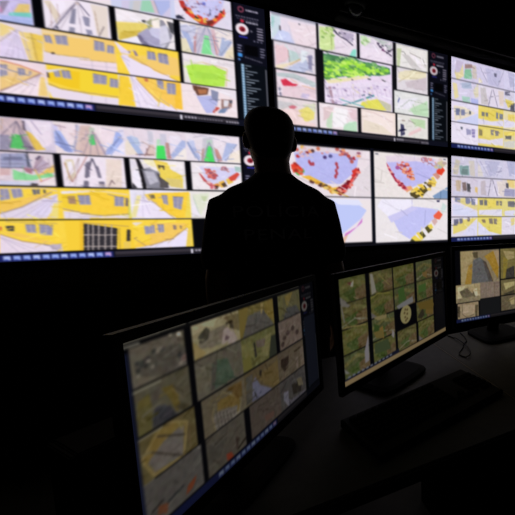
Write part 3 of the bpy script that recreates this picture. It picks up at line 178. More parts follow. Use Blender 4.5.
 'A2': 'c,0,4,215,231;r,232,224,230,0,4,215,231;p,206,226,226,4,26,49,27,43,137,1,245;p,205,215,240,7,242,40,138,83,143,112,247;p,240,226,226,79,53,216,40,211,232,119,244;p,170,215,205,6,41,21,40,16,115,6,141;p,60,50,60,42,104,47,102,46,147,41,145;p,90,90,100,130,48,140,48,137,62,130,64;l,206,206,220,4,85,85,100,240;l,120,130,140,3,7,21,219,21;n,12,8;c,227,4,425,231;r,230,222,226,227,4,425,231;p,206,228,160,233,33,309,0,307,110,233,188;p,110,60,80,238,114,249,109,246,195,236,187;p,210,160,170,234,187,253,192,239,234;p,206,232,150,232,29,299,34,308,204,244,243,229,207;p,236,226,230,299,34,415,21,412,237,315,265;l,70,65,85,8,311,50,343,79,372,95,405,132;p,180,170,190,336,26,411,23,405,110,351,75;p,140,226,200,404,168,422,161,420,241,378,249;l,150,170,90,4,291,31,292,224;e,170,206,110,246,68,8,8;e,170,206,110,276,68,7,8;e,170,206,110,300,80,11,12;e,226,240,180,261,118,7,6;e,130,170,90,263,76,9,10;e,226,240,180,288,40,11,12;e,226,240,180,264,36,8,9;e,226,240,180,263,62,10,10;e,170,206,110,287,96,7,8;e,170,206,110,287,35,8,7;e,170,206,110,257,83,10,10;e,170,206,110,276,51,7,8;e,170,206,110,266,48,9,10;e,226,240,180,274,68,6,7;e,170,206,110,294,38,8,8;e,226,240,180,288,54,5,5;e,170,206,110,302,28,10,11;e,130,170,90,270,29,7,8;e,130,170,90,248,118,9,9;e,130,170,90,299,85,9,9;e,190,180,190,307,41,6,7;e,80,76,96,335,50,7,7;e,190,180,190,348,55,5,5;e,226,220,226,384,102,4,4;e,80,76,96,406,73,4,4;e,226,220,226,338,52,5,4;e,190,180,190,362,50,4,4;e,226,220,226,342,69,6,6;e,80,76,96,305,40,5,5;e,80,76,96,335,47,7,8;e,190,180,190,390,50,6,5;e,80,76,96,363,40,6,6;e,190,180,190,398,47,5,5;e,190,180,190,355,36,3,4;e,226,220,226,391,82,5,5;e,190,180,190,387,94,6,6;e,226,220,226,400,105,6,7;e,80,76,96,315,43,6,6;n,14,8;c,442,4,635,231;r,230,222,228,442,4,635,231;p,200,230,180,447,22,480,16,506,56,470,114,449,79;l,70,60,80,7,538,58,569,90,592,119,629,150;p,190,200,190,507,12,630,22,625,114,569,60;p,110,60,100,569,90,592,96,587,121,567,118;p,240,230,236,452,121,550,112,624,175,619,253,450,252;e,160,200,130,455,82,8,8;e,226,240,206,468,53,7,7;e,226,240,206,493,51,11,11;e,226,240,206,473,71,11,11;e,226,240,206,504,22,6,7;e,160,200,130,476,58,8,8;e,226,240,206,460,63,10,9;e,226,240,206,503,34,6,6;e,160,200,130,467,60,9,9;e,226,240,206,482,67,9,9;e,226,240,206,498,32,6,6;e,226,240,206,475,85,9,9;e,160,200,130,486,64,12,12;e,160,200,130,458,94,7,7;e,196,180,196,598,47,6,6;e,196,180,196,616,49,6,5;e,240,230,236,562,56,4,3;e,80,70,90,593,60,6,5;e,196,180,196,628,82,7,6;e,240,230,236,535,61,9,8;e,240,230,236,567,89,10,9;e,240,230,236,587,51,5,4;e,80,70,90,601,103,5,4;e,80,70,90,603,76,5,5;e,240,230,236,534,45,6,6;e,196,180,196,607,80,5,6;e,80,70,90,576,104,5,5;e,240,230,236,587,89,9,9;e,80,70,90,562,86,10,10;e,80,70,90,548,56,9,9;e,240,230,236,590,77,9,8;e,80,70,90,574,68,8,7;e,240,230,236,613,38,9,8;e,80,70,90,613,105,10,9;e,240,230,236,589,103,9,8;e,240,230,236,540,43,7,7;n,14,8;c,655,4,860,231;r,222,222,208,655,4,860,231;p,236,236,225,661,38,849,22,848,229,659,269;l,120,120,110,4,668,90,703,77,781,240;p,206,204,196,689,104,731,99,818,216,759,224;p,244,240,236,738,86,782,92,841,197,811,207;l,130,125,115,4,739,74,826,110,844,173;p,196,210,160,661,59,689,49,673,264,659,258;n,14,8;c,12,239,205,466;r,226,220,222,12,239,205,466;p,236,206,206,18,266,80,282,74,377,17,443;p,190,214,205,76,289,134,309,132,356,77,399;l,200,170,110,7,16,478,76,423,132,356;p,240,228,190,17,443,77,405,123,360,31,484,15,495;p,190,200,220,82,432,162,345,174,425,126,494,49,519;p,140,140,165,170,307,191,299,187,432,170,426;p,230,240,238,138,272,170,277,155,360,135,391;l,150,120,110,3,76,295,80,398;n,14,8;c,15,474,205,701;r,236,222,224,15,474,205,701;p,190,205,200,15,507,96,486,201,536,200,589,95,531,21,536;p,214,48,72,35,562,58,545,91,577,115,578,93,614,59,633,43,604;p,236,214,215,46,609,201,576,198,694,37,699;p,120,120,140,22,629,32,626,37,699,27,696;l,236,190,150,5,81,542,136,582,200,595;p,206,196,220,134,647,170,650,162,691,126,688;p,180,190,190,16,711,198,714,197,740,16,730;n,14,8;c,15,709,205,936;r,232,222,216,15,709,205,936;p,205,205,200,16,743,90,749,41,812,14,819;p,206,110,120,65,780,86,765,107,776,92,799,72,799;p,236,226,120,110,808,160,756,193,774,187,868,143,904;p,242,220,210,20,817,110,795,136,893,193,907,193,947,72,933;p,220,225,190,132,751,197,727,195,813,160,763;l,190,190,180,4,34,814,83,763,197,760;n,14,8;c,246,244,626,700;p,232,222,236,240,240,630,240,630,710,240,710;p,70,130,80,243,259,315,258,416,242,442,258,614,270,618,337,547,367,422,393,254,489,239,480;p,168,240,64,248,352,323,300,399,263,503,285,604,280,594,329,493,355,422,407,320,428,259,481;e,84,150,84,521,266,19,20;e,150,196,130,574,270,10,9;e,150,196,130,406,305,20,20;e,150,196,130,525,329,18,18;e,60,110,70,551,298,20,20;e,60,110,70,246,465,21,22;e,110,180,90,605,301,13,13;e,150,196,130,262,296,20,20;e,150,196,130,575,309,13,13;e,84,150,84,492,374,13,14;e,150,196,130,482,333,22,22;e,84,150,84,452,357,21,22;e,110,180,90,308,361,20,21;e,60,110,70,471,349,16,15;e,84,150,84,437,359,22,23;e,110,180,90,499,280,21,21;e,110,180,90,417,284,23,23;e,150,196,130,521,275,20,21;e,84,150,84,381,342,22,23;e,84,150,84,323,299,19,21;e,110,180,90,528,274,11,10;e,110,180,90,273,420,13,14;e,84,150,84,365,399,9,10;e,150,196,130,318,303,14,15;e,150,196,130,550,293,11,11;e,84,150,84,272,329,11,11;e,84,150,84,493,278,21,22;e,110,180,90,351,329,20,21;e,150,196,130,390,252,19,19;e,84,150,84,246,291,12,13;e,84,150,84,455,352,10,10;e,60,110,70,346,290,15,15;e,110,180,90,253,362,10,11;e,150,196,130,446,280,15,16;e,84,150,84,412,274,18,18;e,110,180,90,399,267,21,22;e,60,110,70,379,415,22,23;e,110,180,90,290,430,15,17;e,150,196,130,341,264,14,15;e,150,196,130,354,264,11,12;e,60,110,70,283,333,11,12;e,84,150,84,421,334,16,17;e,84,150,84,361,362,11,11;e,60,110,70,257,371,11,12;e,110,180,90,258,306,21,22;e,84,150,84,319,339,9,10;e,110,180,90,577,295,21,21;e,60,110,70,301,301,9,10;e,60,110,70,552,337,17,16;e,60,110,70,557,326,21,20;e,84,150,84,377,347,13,13;e,110,180,90,291,416,21,22;e,150,196,130,515,305,14,14;e,110,180,90,368,277,11,12;e,60,110,70,403,366,17,17;e,60,110,70,349,274,11,12;e,60,110,70,340,398,11,12;e,150,196,130,282,384,17,18;e,110,180,90,319,335,13,13;e,84,150,84,270,293,14,15;e,84,150,84,488,326,18,18;e,110,180,90,348,354,16,17;e,110,180,90,375,412,20,21;e,60,110,70,288,347,15,17;e,150,196,130,514,310,21,22;e,60,110,70,304,366,11,11;e,110,180,90,338,421,12,13;e,150,196,130,326,372,21,22;e,150,196,130,401,263,15,16;e,60,110,70,394,398,18,19;e,150,226,60,575,333,15,15;e,196,246,100,441,391,13,14;e,120,190,70,415,354,14,15;e,150,226,60,411,350,13,13;e,90,150,70,274,443,12,14;e,176,240,72,489,356,9,9;e,176,240,72,268,387,15,16;e,196,246,100,516,321,14,15;e,90,150,70,415,349,14,13;e,176,240,72,355,416,12,13;e,150,226,60,340,341,15,15;e,120,190,70,399,281,12,13;e,120,190,70,325,366,9,9;e,196,246,100,297,359,13,14;e,90,150,70,281,405,9,9;e,176,240,72,427,306,8,9;e,150,226,60,281,362,7,8;e,176,240,72,260,467,10,11;e,120,190,70,283,450,12,12;e,176,240,72,599,298,11,10;e,120,190,70,279,399,7,7;e,90,150,70,283,408,12,13;e,120,190,70,461,338,14,15;e,176,240,72,426,323,8,9;e,120,190,70,406,363,16,17;e,196,246,100,334,331,11,12;e,90,150,70,271,330,14,16;e,176,240,72,393,386,12,12;e,176,240,72,452,287,9,10;e,120,190,70,518,303,10,9;e,176,240,72,399,298,10,11;e,196,246,100,272,362,12,13;e,150,226,60,364,341,9,8;e,120,190,70,376,348,13,13;e,176,240,72,452,381,16,17;e,120,190,70,363,290,15,15;e,176,240,72,510,338,12,12;e,176,240,72,393,305,9,9;e,150,226,60,441,320,10,11;e,196,246,100,365,352,9,10;e,176,240,72,416,293,16,16;e,176,240,72,275,396,16,17;e,120,190,70,348,390,12,13;e,196,246,100,313,366,16,17;e,90,150,70,577,317,14,14;e,176,240,72,311,371,8,8;e,176,240,72,493,337,14,14;e,150,226,60,284,398,13,13;e,120,190,70,353,404,9,9;e,196,246,100,460,376,10,10;e,120,190,70,354,292,9,10;e,196,246,100,407,363,14,14;e,90,150,70,275,331,11,11;e,120,190,70,282,371,8,8;e,90,150,70,258,419,10,10;e,176,240,72,583,331,13,13;e,150,226,60,366,304,14,15;e,176,240,72,514,297,9,8;e,196,246,100,318,410,13,15;e,150,226,60,425,297,13,13;e,150,226,60,419,348,8,8;e,90,150,70,435,362,16,16;e,150,226,60,292,452,12,13;e,150,226,60,484,307,7,7;e,120,190,70,600,304,12,12;e,196,246,100,413,405,10,10;e,90,150,70,505,353,7,8;e,120,190,70,400,293,10,11;e,176,240,72,380,298,13,14;e,120,190,70,480,331,8,8;e,90,150,70,394,414,11,11;e,120,190,70,559,334,10,10;e,90,150,70,567,315,10,10;e,176,240,72,356,307,12,13;e,176,240,72,314,406,7,7;e,176,240,72,416,348,12,12;e,90,150,70,482,296,13,13;e,176,240,72,259,466,7,7;e,176,240,72,280,331,14,16;e,176,240,72,432,299,11,12;e,176,240,72,491,303,8,8;e,196,246,100,494,318,10,10;e,150,226,60,592,302,14,14;e,120,190,70,306,336,14,14;e,196,246,100,304,393,13,14;e,196,246,100,394,300,10,10;e,90,150,70,263,479,15,16;e,176,240,72,345,332,8,8;e,196,246,100,288,330,14,15;e,196,246,100,405,360,9,10;e,176,240,72,262,375,8,9;e,90,150,70,586,326,14,15;e,120,190,70,288,366,14,15;e,196,246,100,377,408,8,8;e,150,226,60,540,323,16,16;e,90,150,70,271,371,14,16;e,176,240,72,274,328,10,10;e,196,246,100,289,448,12,13;e,120,190,70,337,363,10,11;e,150,226,60,541,308,10,10;e,90,150,70,403,340,16,17;e,196,246,100,291,424,7,7;e,90,150,70,300,370,7,8;e,90,150,70,565,317,11,11;e,176,240,72,255,429,11,12;e,196,246,100,396,413,14,14;e,176,240,72,398,272,9,9;e,196,246,100,384,382,16,16;e,120,190,70,568,335,9,9;e,150,226,60,415,342,9,9;e,150,226,60,387,364,16,16;e,196,246,100,505,297,9,9;e,90,150,70,493,306,18,17;e,120,190,70,459,383,7,7;e,196,246,100,565,338,13,12;e,196,246,100,521,352,11,12;e,196,246,100,419,276,8,8;e,120,190,70,297,324,13,14;e,176,240,72,483,322,16,16;e,120,190,70,381,355,10,11;e,120,190,70,573,316,14,14;e,90,150,70,463,313,12,12;e,120,190,70,437,360,16,16;e,150,226,60,329,429,10,10;e,150,226,60,366,336,15,16;e,196,246,100,414,380,17,17;e,150,226,60,468,320,16,16;e,176,240,72,484,347,11,11;e,196,246,100,373,412,11,11;e,196,246,100,353,310,16,17;p,240,232,180,254,496,328,459,484,387,492,407,387,469,270,527;p,236,222,236,270,527,493,402,618,329,616,484,260,587;l,60,60,60,6,565,399,612,423;l,90,80,90,6,391,449,400,449;l,60,60,60,6,483,414,501,415;l,110,100,110,4,246,492,269,585;p,236,226,238,250,527,622,399,619,693,242,713;p,180,150,160,265,551,281,546,295,700,284,710;l,196,180,205,3,310,559,320,635;l,196,180,205,3,333,552,343,629;l,196,180,205,3,357,545,367,622;l,196,180,205,3,380,538,391,616;l,196,180,205,3,405,531,415,609;l,196,180,205,3,429,524,440,602;l,196,180,205,3,454,517,465,596;l,196,180,205,3,479,510,490,589;l,196,180,205,3,504,502,515,582;l,196,180,205,3,529,495,541,575;l,196,180,205,3,555,487,567,568;l,196,180,205,3,581,480,594,560;l,196,180,205,3,608,472,620,553;p,80,150,150,324,707,392,660,518,554,519,573,418,653,357,707;l,60,80,110,6,445,586,472,567;l,60,80,110,6,481,561,508,569;p,228,226,90,445,646,535,592,601,620,614,695,471,699,435,685;p,200,200,170,535,592,620,631,619,693,590,693;p,240,236,226,323,714,436,648,435,700,365,718;l,190,180,170,3,400,569,403,657;e,214,200,222,397,522,10,10;e,214,200,222,338,553,7,7;e,214,200,222,435,594,8,9;e,190,176,206,502,546,7,6;e,160,140,170,488,503,9,9;e,190,176,206,305,657,5,5;e,214,200,222,498,596,6,7;e,214,200,222,433,542,9,10;e,190,176,206,351,550,6,6;e,160,140,170,314,521,4,3;e,160,140,170,461,543,7,7;e,190,176,206,431,536,6,7;e,214,200,222,540,488,10,10;e,190,176,206,322,650,7,7;e,214,200,222,518,468,10,9;e,236,226,200,341,643,8,9;e,160,140,170,358,563,8,8;e,160,140,170,275,676,4,5;e,240,236,244,611,461,5,5;e,236,226,200,501,492,8,9;e,214,200,222,551,528,7,8;e,214,200,222,328,677,9,10;e,214,200,222,465,605,7,8;e,214,200,222,572,532,7,7;e,160,140,170,266,638,9,10;e,236,226,200,423,558,8,8;e,190,176,206,346,550,8,8;e,214,200,222,528,583,9,9;e,214,200,222,317,673,9,9;e,214,200,222,593,463,9,10;e,214,200,222,394,481,5,5;e,214,200,222,502,515,8,8;e,236,226,200,398,523,7,8;e,190,176,206,412,520,9,8;e,214,200,222,303,620,7,8;e,240,236,244,475,537,6,7;e,160,140,170,305,662,7,8;e,160,140,170,260,570,8,9;e,236,226,200,447,577,4,4;e,190,176,206,521,497,9,8;e,160,140,170,302,689,10,10;e,236,226,200,329,505,5,5;e,190,176,206,315,565,4,4;e,160,140,170,282,643,5,6;e,236,226,200,399,498,6,7;e,190,176,206,371,605,7,8;e,214,200,222,355,627,9,9;e,160,140,170,582,491,8,9;e,160,140,170,296,554,9,9;e,214,200,222,308,585,4,5;e,236,226,200,431,516,7,6;e,236,226,200,494,548,9,10;e,214,200,222,462,608,9,10;e,160,140,170,539,471,8,8;e,160,140,170,376,671,7,7;e,240,236,244,474,571,10,11;e,236,226,200,531,575,7,7;e,214,200,222,399,614,5,6;e,190,176,206,500,577,6,6;e,240,236,244,298,594,8,9;l,214,204,222,4,253,583,617,446;l,206,196,214,3,267,650,518,543;l,150,140,150,2,246,529,282,710;l,150,140,150,2,246,529,299,698;n,16,8;c,215,709,420,936;r,240,230,226,215,709,420,936;p,250,250,244,298,727,365,740,354,905,287,918,281,804;p,190,230,190,346,877,415,832,414,937,336,938;p,200,225,190,255,838,285,774,278,935,246,927;p,232,206,206,365,733,417,727,415,847,381,810;p,226,205,200,237,743,290,737,264,837,235,872;n,12,8;c,440,709,645,936;r,244,230,214,440,709,645,936;p,248,236,222,452,734,628,738,626,928,450,915;l,220,196,190,4,470,722,515,734,628,801;p,236,226,200,451,809,560,847,626,928,449,923;n,8,8;c,657,239,857,466;r,226,222,220,657,239,857,466;p,236,230,190,666,289,848,194,848,310,665,367;l,200,190,140,4,665,389,766,267,848,240;p,206,196,196,708,376,848,287,848,426,722,429;n,10,8;c,639,474,866,701;r,228,232,222,639,474,866,701;p,190,225,180,735,642,855,530,862,694,764,693;p,236,236,238,664,569,794,511,735,642,656,662;l,60,70,140,6,661,593,672,544;l,140,160,130,3,663,660,735,550,847,567;n,10,8;c,657,709,858,936;r,230,230,216,657,709,858,936;p,60,60,90,676,805,697,812,704,915,675,932;p,190,220,170,734,735,839,735,838,830,763,798;p,236,206,200,718,900,808,812,815,846,733,921;l,120,100,100,3,727,759,771,785;l,150,130,120,5,683,769,705,769;n,12,8',
 'B2': 'c,2,30,487,497;p,236,228,226,2,30,487,30,487,497,2,497;p,186,190,236,79,87,237,32,418,102,403,236,314,376,195,374,96,268;p,226,215,215,89,25,249,3,445,32,431,123,319,83,145,77,84,107;e,190,90,80,95,75,10,16;e,236,190,90,123,50,10,16;e,150,60,60,144,98,10,16;e,90,60,60,173,77,10,17;e,206,120,90,202,52,10,17;e,80,60,110,235,127,10,17;e,90,90,140,264,112,11,17;e,190,60,60,99,135,10,16;e,206,100,80,331,82,11,17;e,190,80,70,362,99,11,17;e,180,50,60,393,117,11,17;e,190,100,90,301,43,11,17;e,190,100,90,380,151,11,18;p,222,66,46,63,221,82,188,119,245,74,291;p,100,180,90,80,280,124,244,129,275,95,319;p,236,190,70,111,318,151,304,271,412,313,398,312,486,252,445,183,375;p,150,30,40,288,421,364,339,417,202,423,234,389,371,312,490;p,236,80,70,339,363,390,304,389,337,350,407;p,90,50,50,150,356,178,360,172,382,151,371;p,90,50,50,195,374,218,383,211,415,194,401;p,236,150,90,246,424,288,443,281,470,252,456;p,214,60,50,378,239,407,203,411,247,387,293;e,176,70,80,154,179,6,19;e,176,70,80,162,199,7,18;e,176,70,80,173,197,7,19;e,176,70,80,295,183,8,19;e,176,70,80,300,215,7,19;e,176,70,80,292,248,7,19;e,176,70,80,296,273,7,20;e,176,70,80,288,302,8,20;p,226,180,60,218,366,241,385,235,424,211,409;l,210,206,232,4,247,3,253,114;p,228,222,220,422,257,496,137,491,524,324,496;e,150,90,110,375,122,13,14;e,226,190,190,248,79,11,11;e,190,190,230,111,124,9,10;e,206,130,120,329,66,9,10;e,226,190,190,122,131,10,11;e,150,90,110,324,57,11,12;e,150,90,110,130,116,6,8;e,190,190,230,410,115,12,12;e,236,160,110,110,109,6,7;e,150,90,110,138,120,10,11;e,236,160,110,161,89,9,10;e,150,90,110,420,63,12,12;e,236,160,110,419,92,13,13;e,236,160,110,118,95,7,7;e,226,190,190,338,49,8,9;e,206,130,120,318,93,11,12;e,226,190,190,142,121,12,13;e,190,190,230,135,120,9,11;e,206,130,120,338,67,11,13;e,236,160,110,334,45,11,12;e,226,190,190,134,57,11,13;e,206,130,120,353,73,11,12;e,226,190,190,408,81,7,8;e,236,160,110,157,74,7,9;e,150,90,110,347,86,12,13;e,206,130,120,222,92,7,8;e,206,50,50,391,286,9,10;e,226,160,130,332,453,12,13;e,236,110,90,414,250,14,15;e,226,160,130,306,427,12,14;e,120,24,30,307,409,8,9;e,120,24,30,326,455,10,11;e,120,24,30,358,401,10,11;e,120,24,30,361,351,8,9;e,120,24,30,303,457,10,11;e,120,24,30,358,346,12,14;e,226,160,130,316,445,10,10;e,236,110,90,370,378,14,15;e,236,110,90,336,440,13,15;e,236,110,90,395,295,11,12;e,206,50,50,389,285,14,15;e,120,24,30,347,370,14,15;e,120,24,30,307,471,9,10;e,206,50,50,362,404,10,11;e,90,70,50,207,381,12,13;e,206,150,50,190,373,13,14;e,206,150,50,250,408,13,15;e,240,210,120,277,451,11,13;e,240,210,120,290,449,11,13;e,120,80,50,244,421,12,13;e,206,150,50,225,395,12,13;e,120,80,50,284,445,11,12;e,120,80,50,222,401,9,10;e,90,70,50,276,453,11,12;e,120,80,50,158,354,8,9;e,90,70,50,234,394,11,12;e,90,70,50,285,445,14,15;e,206,150,50,267,456,14,15;e,240,210,120,275,455,13,15;e,240,210,120,234,416,14,16;e,170,50,40,111,268,10,12;e,226,90,60,72,248,9,10;e,226,90,60,110,292,12,13;e,226,90,60,95,242,7,9;e,170,50,40,87,268,10,11;e,140,190,110,107,265,11,13;e,170,50,40,91,272,11,12;e,226,90,60,112,260,11,12;e,170,50,40,87,263,10,12;e,226,90,60,100,282,8,9;e,170,50,40,83,200,9,9;e,170,50,40,92,214,8,9;l,226,220,220,4,418,102,493,137;l,206,196,196,3,416,246,326,496;n,14,7;c,2,503,487,955;p,236,230,230,2,503,487,503,487,955,2,955;p,192,206,244,250,521,361,528,463,616,422,719,317,864,219,881;p,206,120,200,330,864,395,799,432,708,428,754,368,843,323,909;p,226,190,160,314,909,349,865,326,955,309,953;p,238,232,226,373,528,493,524,488,966,335,944,434,754,456,628;p,226,232,246,257,516,412,526,437,582,298,574;c,507,30,996,497;p,236,232,222,507,30,996,30,996,497,507,497;p,192,192,236,582,121,774,75,945,121,915,215,814,336,717,398,638,285;p,228,216,222,577,69,680,45,960,62,930,123,774,97,589,131;p,176,50,80,582,131,601,182,638,285,724,398,710,414,638,327,591,194;p,236,170,110,690,378,738,364,751,396,710,436;p,226,70,60,651,326,684,346,710,399,677,379;e,206,130,130,659,143,13,20;e,214,100,80,686,130,13,19;e,196,90,80,679,184,13,19;e,236,120,80,705,181,14,20;e,206,80,60,712,224,13,19;e,190,70,60,732,211,14,20;e,150,70,50,725,255,14,20;e,236,120,60,748,253,14,20;e,214,140,90,752,286,14,20;e,170,90,150,652,180,14,20;e,226,140,110,692,215,13,20;e,190,80,90,716,147,14,20;e,170,110,120,823,69,14,20;e,190,130,130,844,84,14,20;e,214,110,90,879,84,15,20;e,196,110,90,901,115,15,20;e,150,110,130,869,108,15,20;e,220,205,190,945,64,15,21;p,84,74,40,728,442,772,417,807,471,771,500,737,474;p,236,206,70,751,396,779,372,828,448,814,489;p,84,74,40,793,394,828,347,857,406,828,448;p,240,210,80,779,350,814,336,842,402,828,414;p,240,214,90,857,288,893,251,918,318,886,365;p,110,90,60,857,311,886,354,871,382,843,346;p,226,70,44,916,181,953,132,978,175,952,235,915,215;p,206,150,130,886,229,915,204,945,247,923,283;p,130,160,190,886,468,998,358,998,492,900,495;e,206,200,236,665,143,7,7;e,236,140,110,737,226,7,8;e,240,180,140,740,280,8,8;e,240,180,140,716,234,13,12;e,206,200,236,753,256,8,8;e,150,70,90,697,159,12,12;e,236,140,110,666,152,9,9;e,150,70,90,702,148,12,11;e,190,90,90,700,233,10,11;e,240,180,140,745,293,14,13;e,206,200,236,721,172,14,13;e,236,140,110,722,272,11,11;e,236,140,110,677,135,13,13;e,240,180,140,746,213,11,11;e,236,140,110,738,281,11,10;e,236,140,110,737,220,11,11;e,206,200,236,693,134,11,11;e,240,180,140,697,230,10,10;e,236,140,110,736,179,11,12;e,150,70,90,735,270,9,9;e,236,140,110,713,135,14,14;e,206,200,236,665,129,12,11;e,190,90,90,706,190,9,10;e,240,180,140,699,188,14,14;e,236,140,110,726,240,13,13;e,236,140,110,668,150,8,8;e,190,90,90,680,151,14,13;e,190,90,90,707,221,9,9;e,190,90,90,736,190,7,7;e,206,200,236,681,179,8,8;e,190,130,140,853,117,10,11;e,206,206,236,883,93,15,14;e,190,130,140,826,103,9,8;e,226,150,140,869,62,8,7;e,190,130,140,819,83,11,11;e,206,206,236,890,66,12,11;e,226,150,140,905,100,10,10;e,206,206,236,896,101,10,9;e,190,130,140,892,122,14,13;e,206,206,236,868,125,12,12;e,226,150,140,840,78,11,11;e,206,206,236,869,95,12,11;e,206,206,236,826,63,9,8;e,206,206,236,826,67,11,11;e,190,130,140,895,128,11,11;e,206,206,236,899,117,14,13;e,206,206,236,832,89,14,13;e,190,130,140,862,61,10,9;e,190,130,140,837,84,12,12;e,226,150,140,875,63,12,12;e,206,206,236,842,114,14,14;e,190,130,140,837,58,14,14;e,236,170,150,672,335,10,10;e,236,170,150,642,307,10,10;e,150,40,60,663,340,11,12;e,226,120,120,655,315,11,11;e,150,40,60,621,250,12,12;e,236,170,150,701,388,14,14;e,226,120,120,663,360,13,12;e,150,40,60,702,394,12,12;e,236,170,150,598,185,9,9;e,226,120,120,685,382,11,10;e,236,170,150,678,347,12,11;e,236,170,150,706,407,14,14;e,236,170,150,684,360,8,9;e,150,40,60,690,392,12,12;e,236,170,150,612,230,11,11;e,150,40,60,667,363,12,12;e,150,40,60,639,310,7,7;e,226,120,120,667,344,10,10;e,226,120,120,688,396,9,9;e,236,170,150,709,395,11,11;e,150,40,60,680,345,10,11;e,226,120,120,706,403,11,11;e,150,40,60,688,366,7,7;e,150,40,60,694,388,13,12;e,206,196,150,937,98,16,15;e,206,196,150,961,127,13,12;e,170,190,170,933,144,13,12;e,190,170,160,912,135,12,11;e,206,196,150,956,88,15,15;e,190,170,160,947,115,17,16;e,190,170,160,917,112,13,13;e,190,170,160,942,150,13,12;e,206,196,150,974,106,12,11;e,170,190,170,941,144,17,16;e,206,196,150,938,108,15,14;e,206,196,150,959,120,17,16;e,190,170,160,973,95,17,16;e,206,196,150,913,148,15,14;e,90,80,40,816,456,11,10;e,240,214,110,863,393,17,16;e,90,80,40,824,421,14,14;e,240,214,110,779,447,12,11;e,190,160,60,868,327,16,15;e,190,160,60,890,333,9,9;e,240,214,110,746,426,12,11;e,90,80,40,873,285,11,10;e,90,80,40,752,416,12,12;e,90,80,40,791,418,11,10;e,190,160,60,899,337,12,12;e,240,214,110,895,350,15,15;e,90,80,40,831,400,10,9;e,90,80,40,837,326,11,10;e,190,160,60,814,383,9,10;e,240,214,110,755,419,14,13;l,206,206,226,4,763,11,765,98;p,70,80,110,546,22,571,-3,577,13,552,33;n,14,7;c,507,503,996,968;p,236,234,228,507,503,996,503,996,968,507,968;p,196,200,240,608,696,743,585,930,617,915,687,841,802,727,945,660,874;p,240,240,246,521,589,547,514,730,508,757,563,595,707;p,206,206,238,583,696,662,642,757,585,785,607,608,762;p,70,70,36,720,979,748,924,786,972,769,1005,734,1009;p,236,214,80,734,934,762,902,811,974,786,995;p,80,76,40,780,891,812,858,838,917,809,955;p,236,216,90,769,879,786,866,819,939,804,961;p,84,80,40,829,824,855,790,885,850,855,888;p,236,216,90,848,802,877,779,892,826,870,842;p,236,100,70,892,687,930,629,960,675,937,734,900,722;p,214,180,170,877,745,907,710,922,757,899,803;l,190,190,220,4,744,507,743,608;p,60,60,90,915,513,939,512,936,536,918,536;p,205,226,215,960,535,990,581,960,675,945,629;n,10,7',
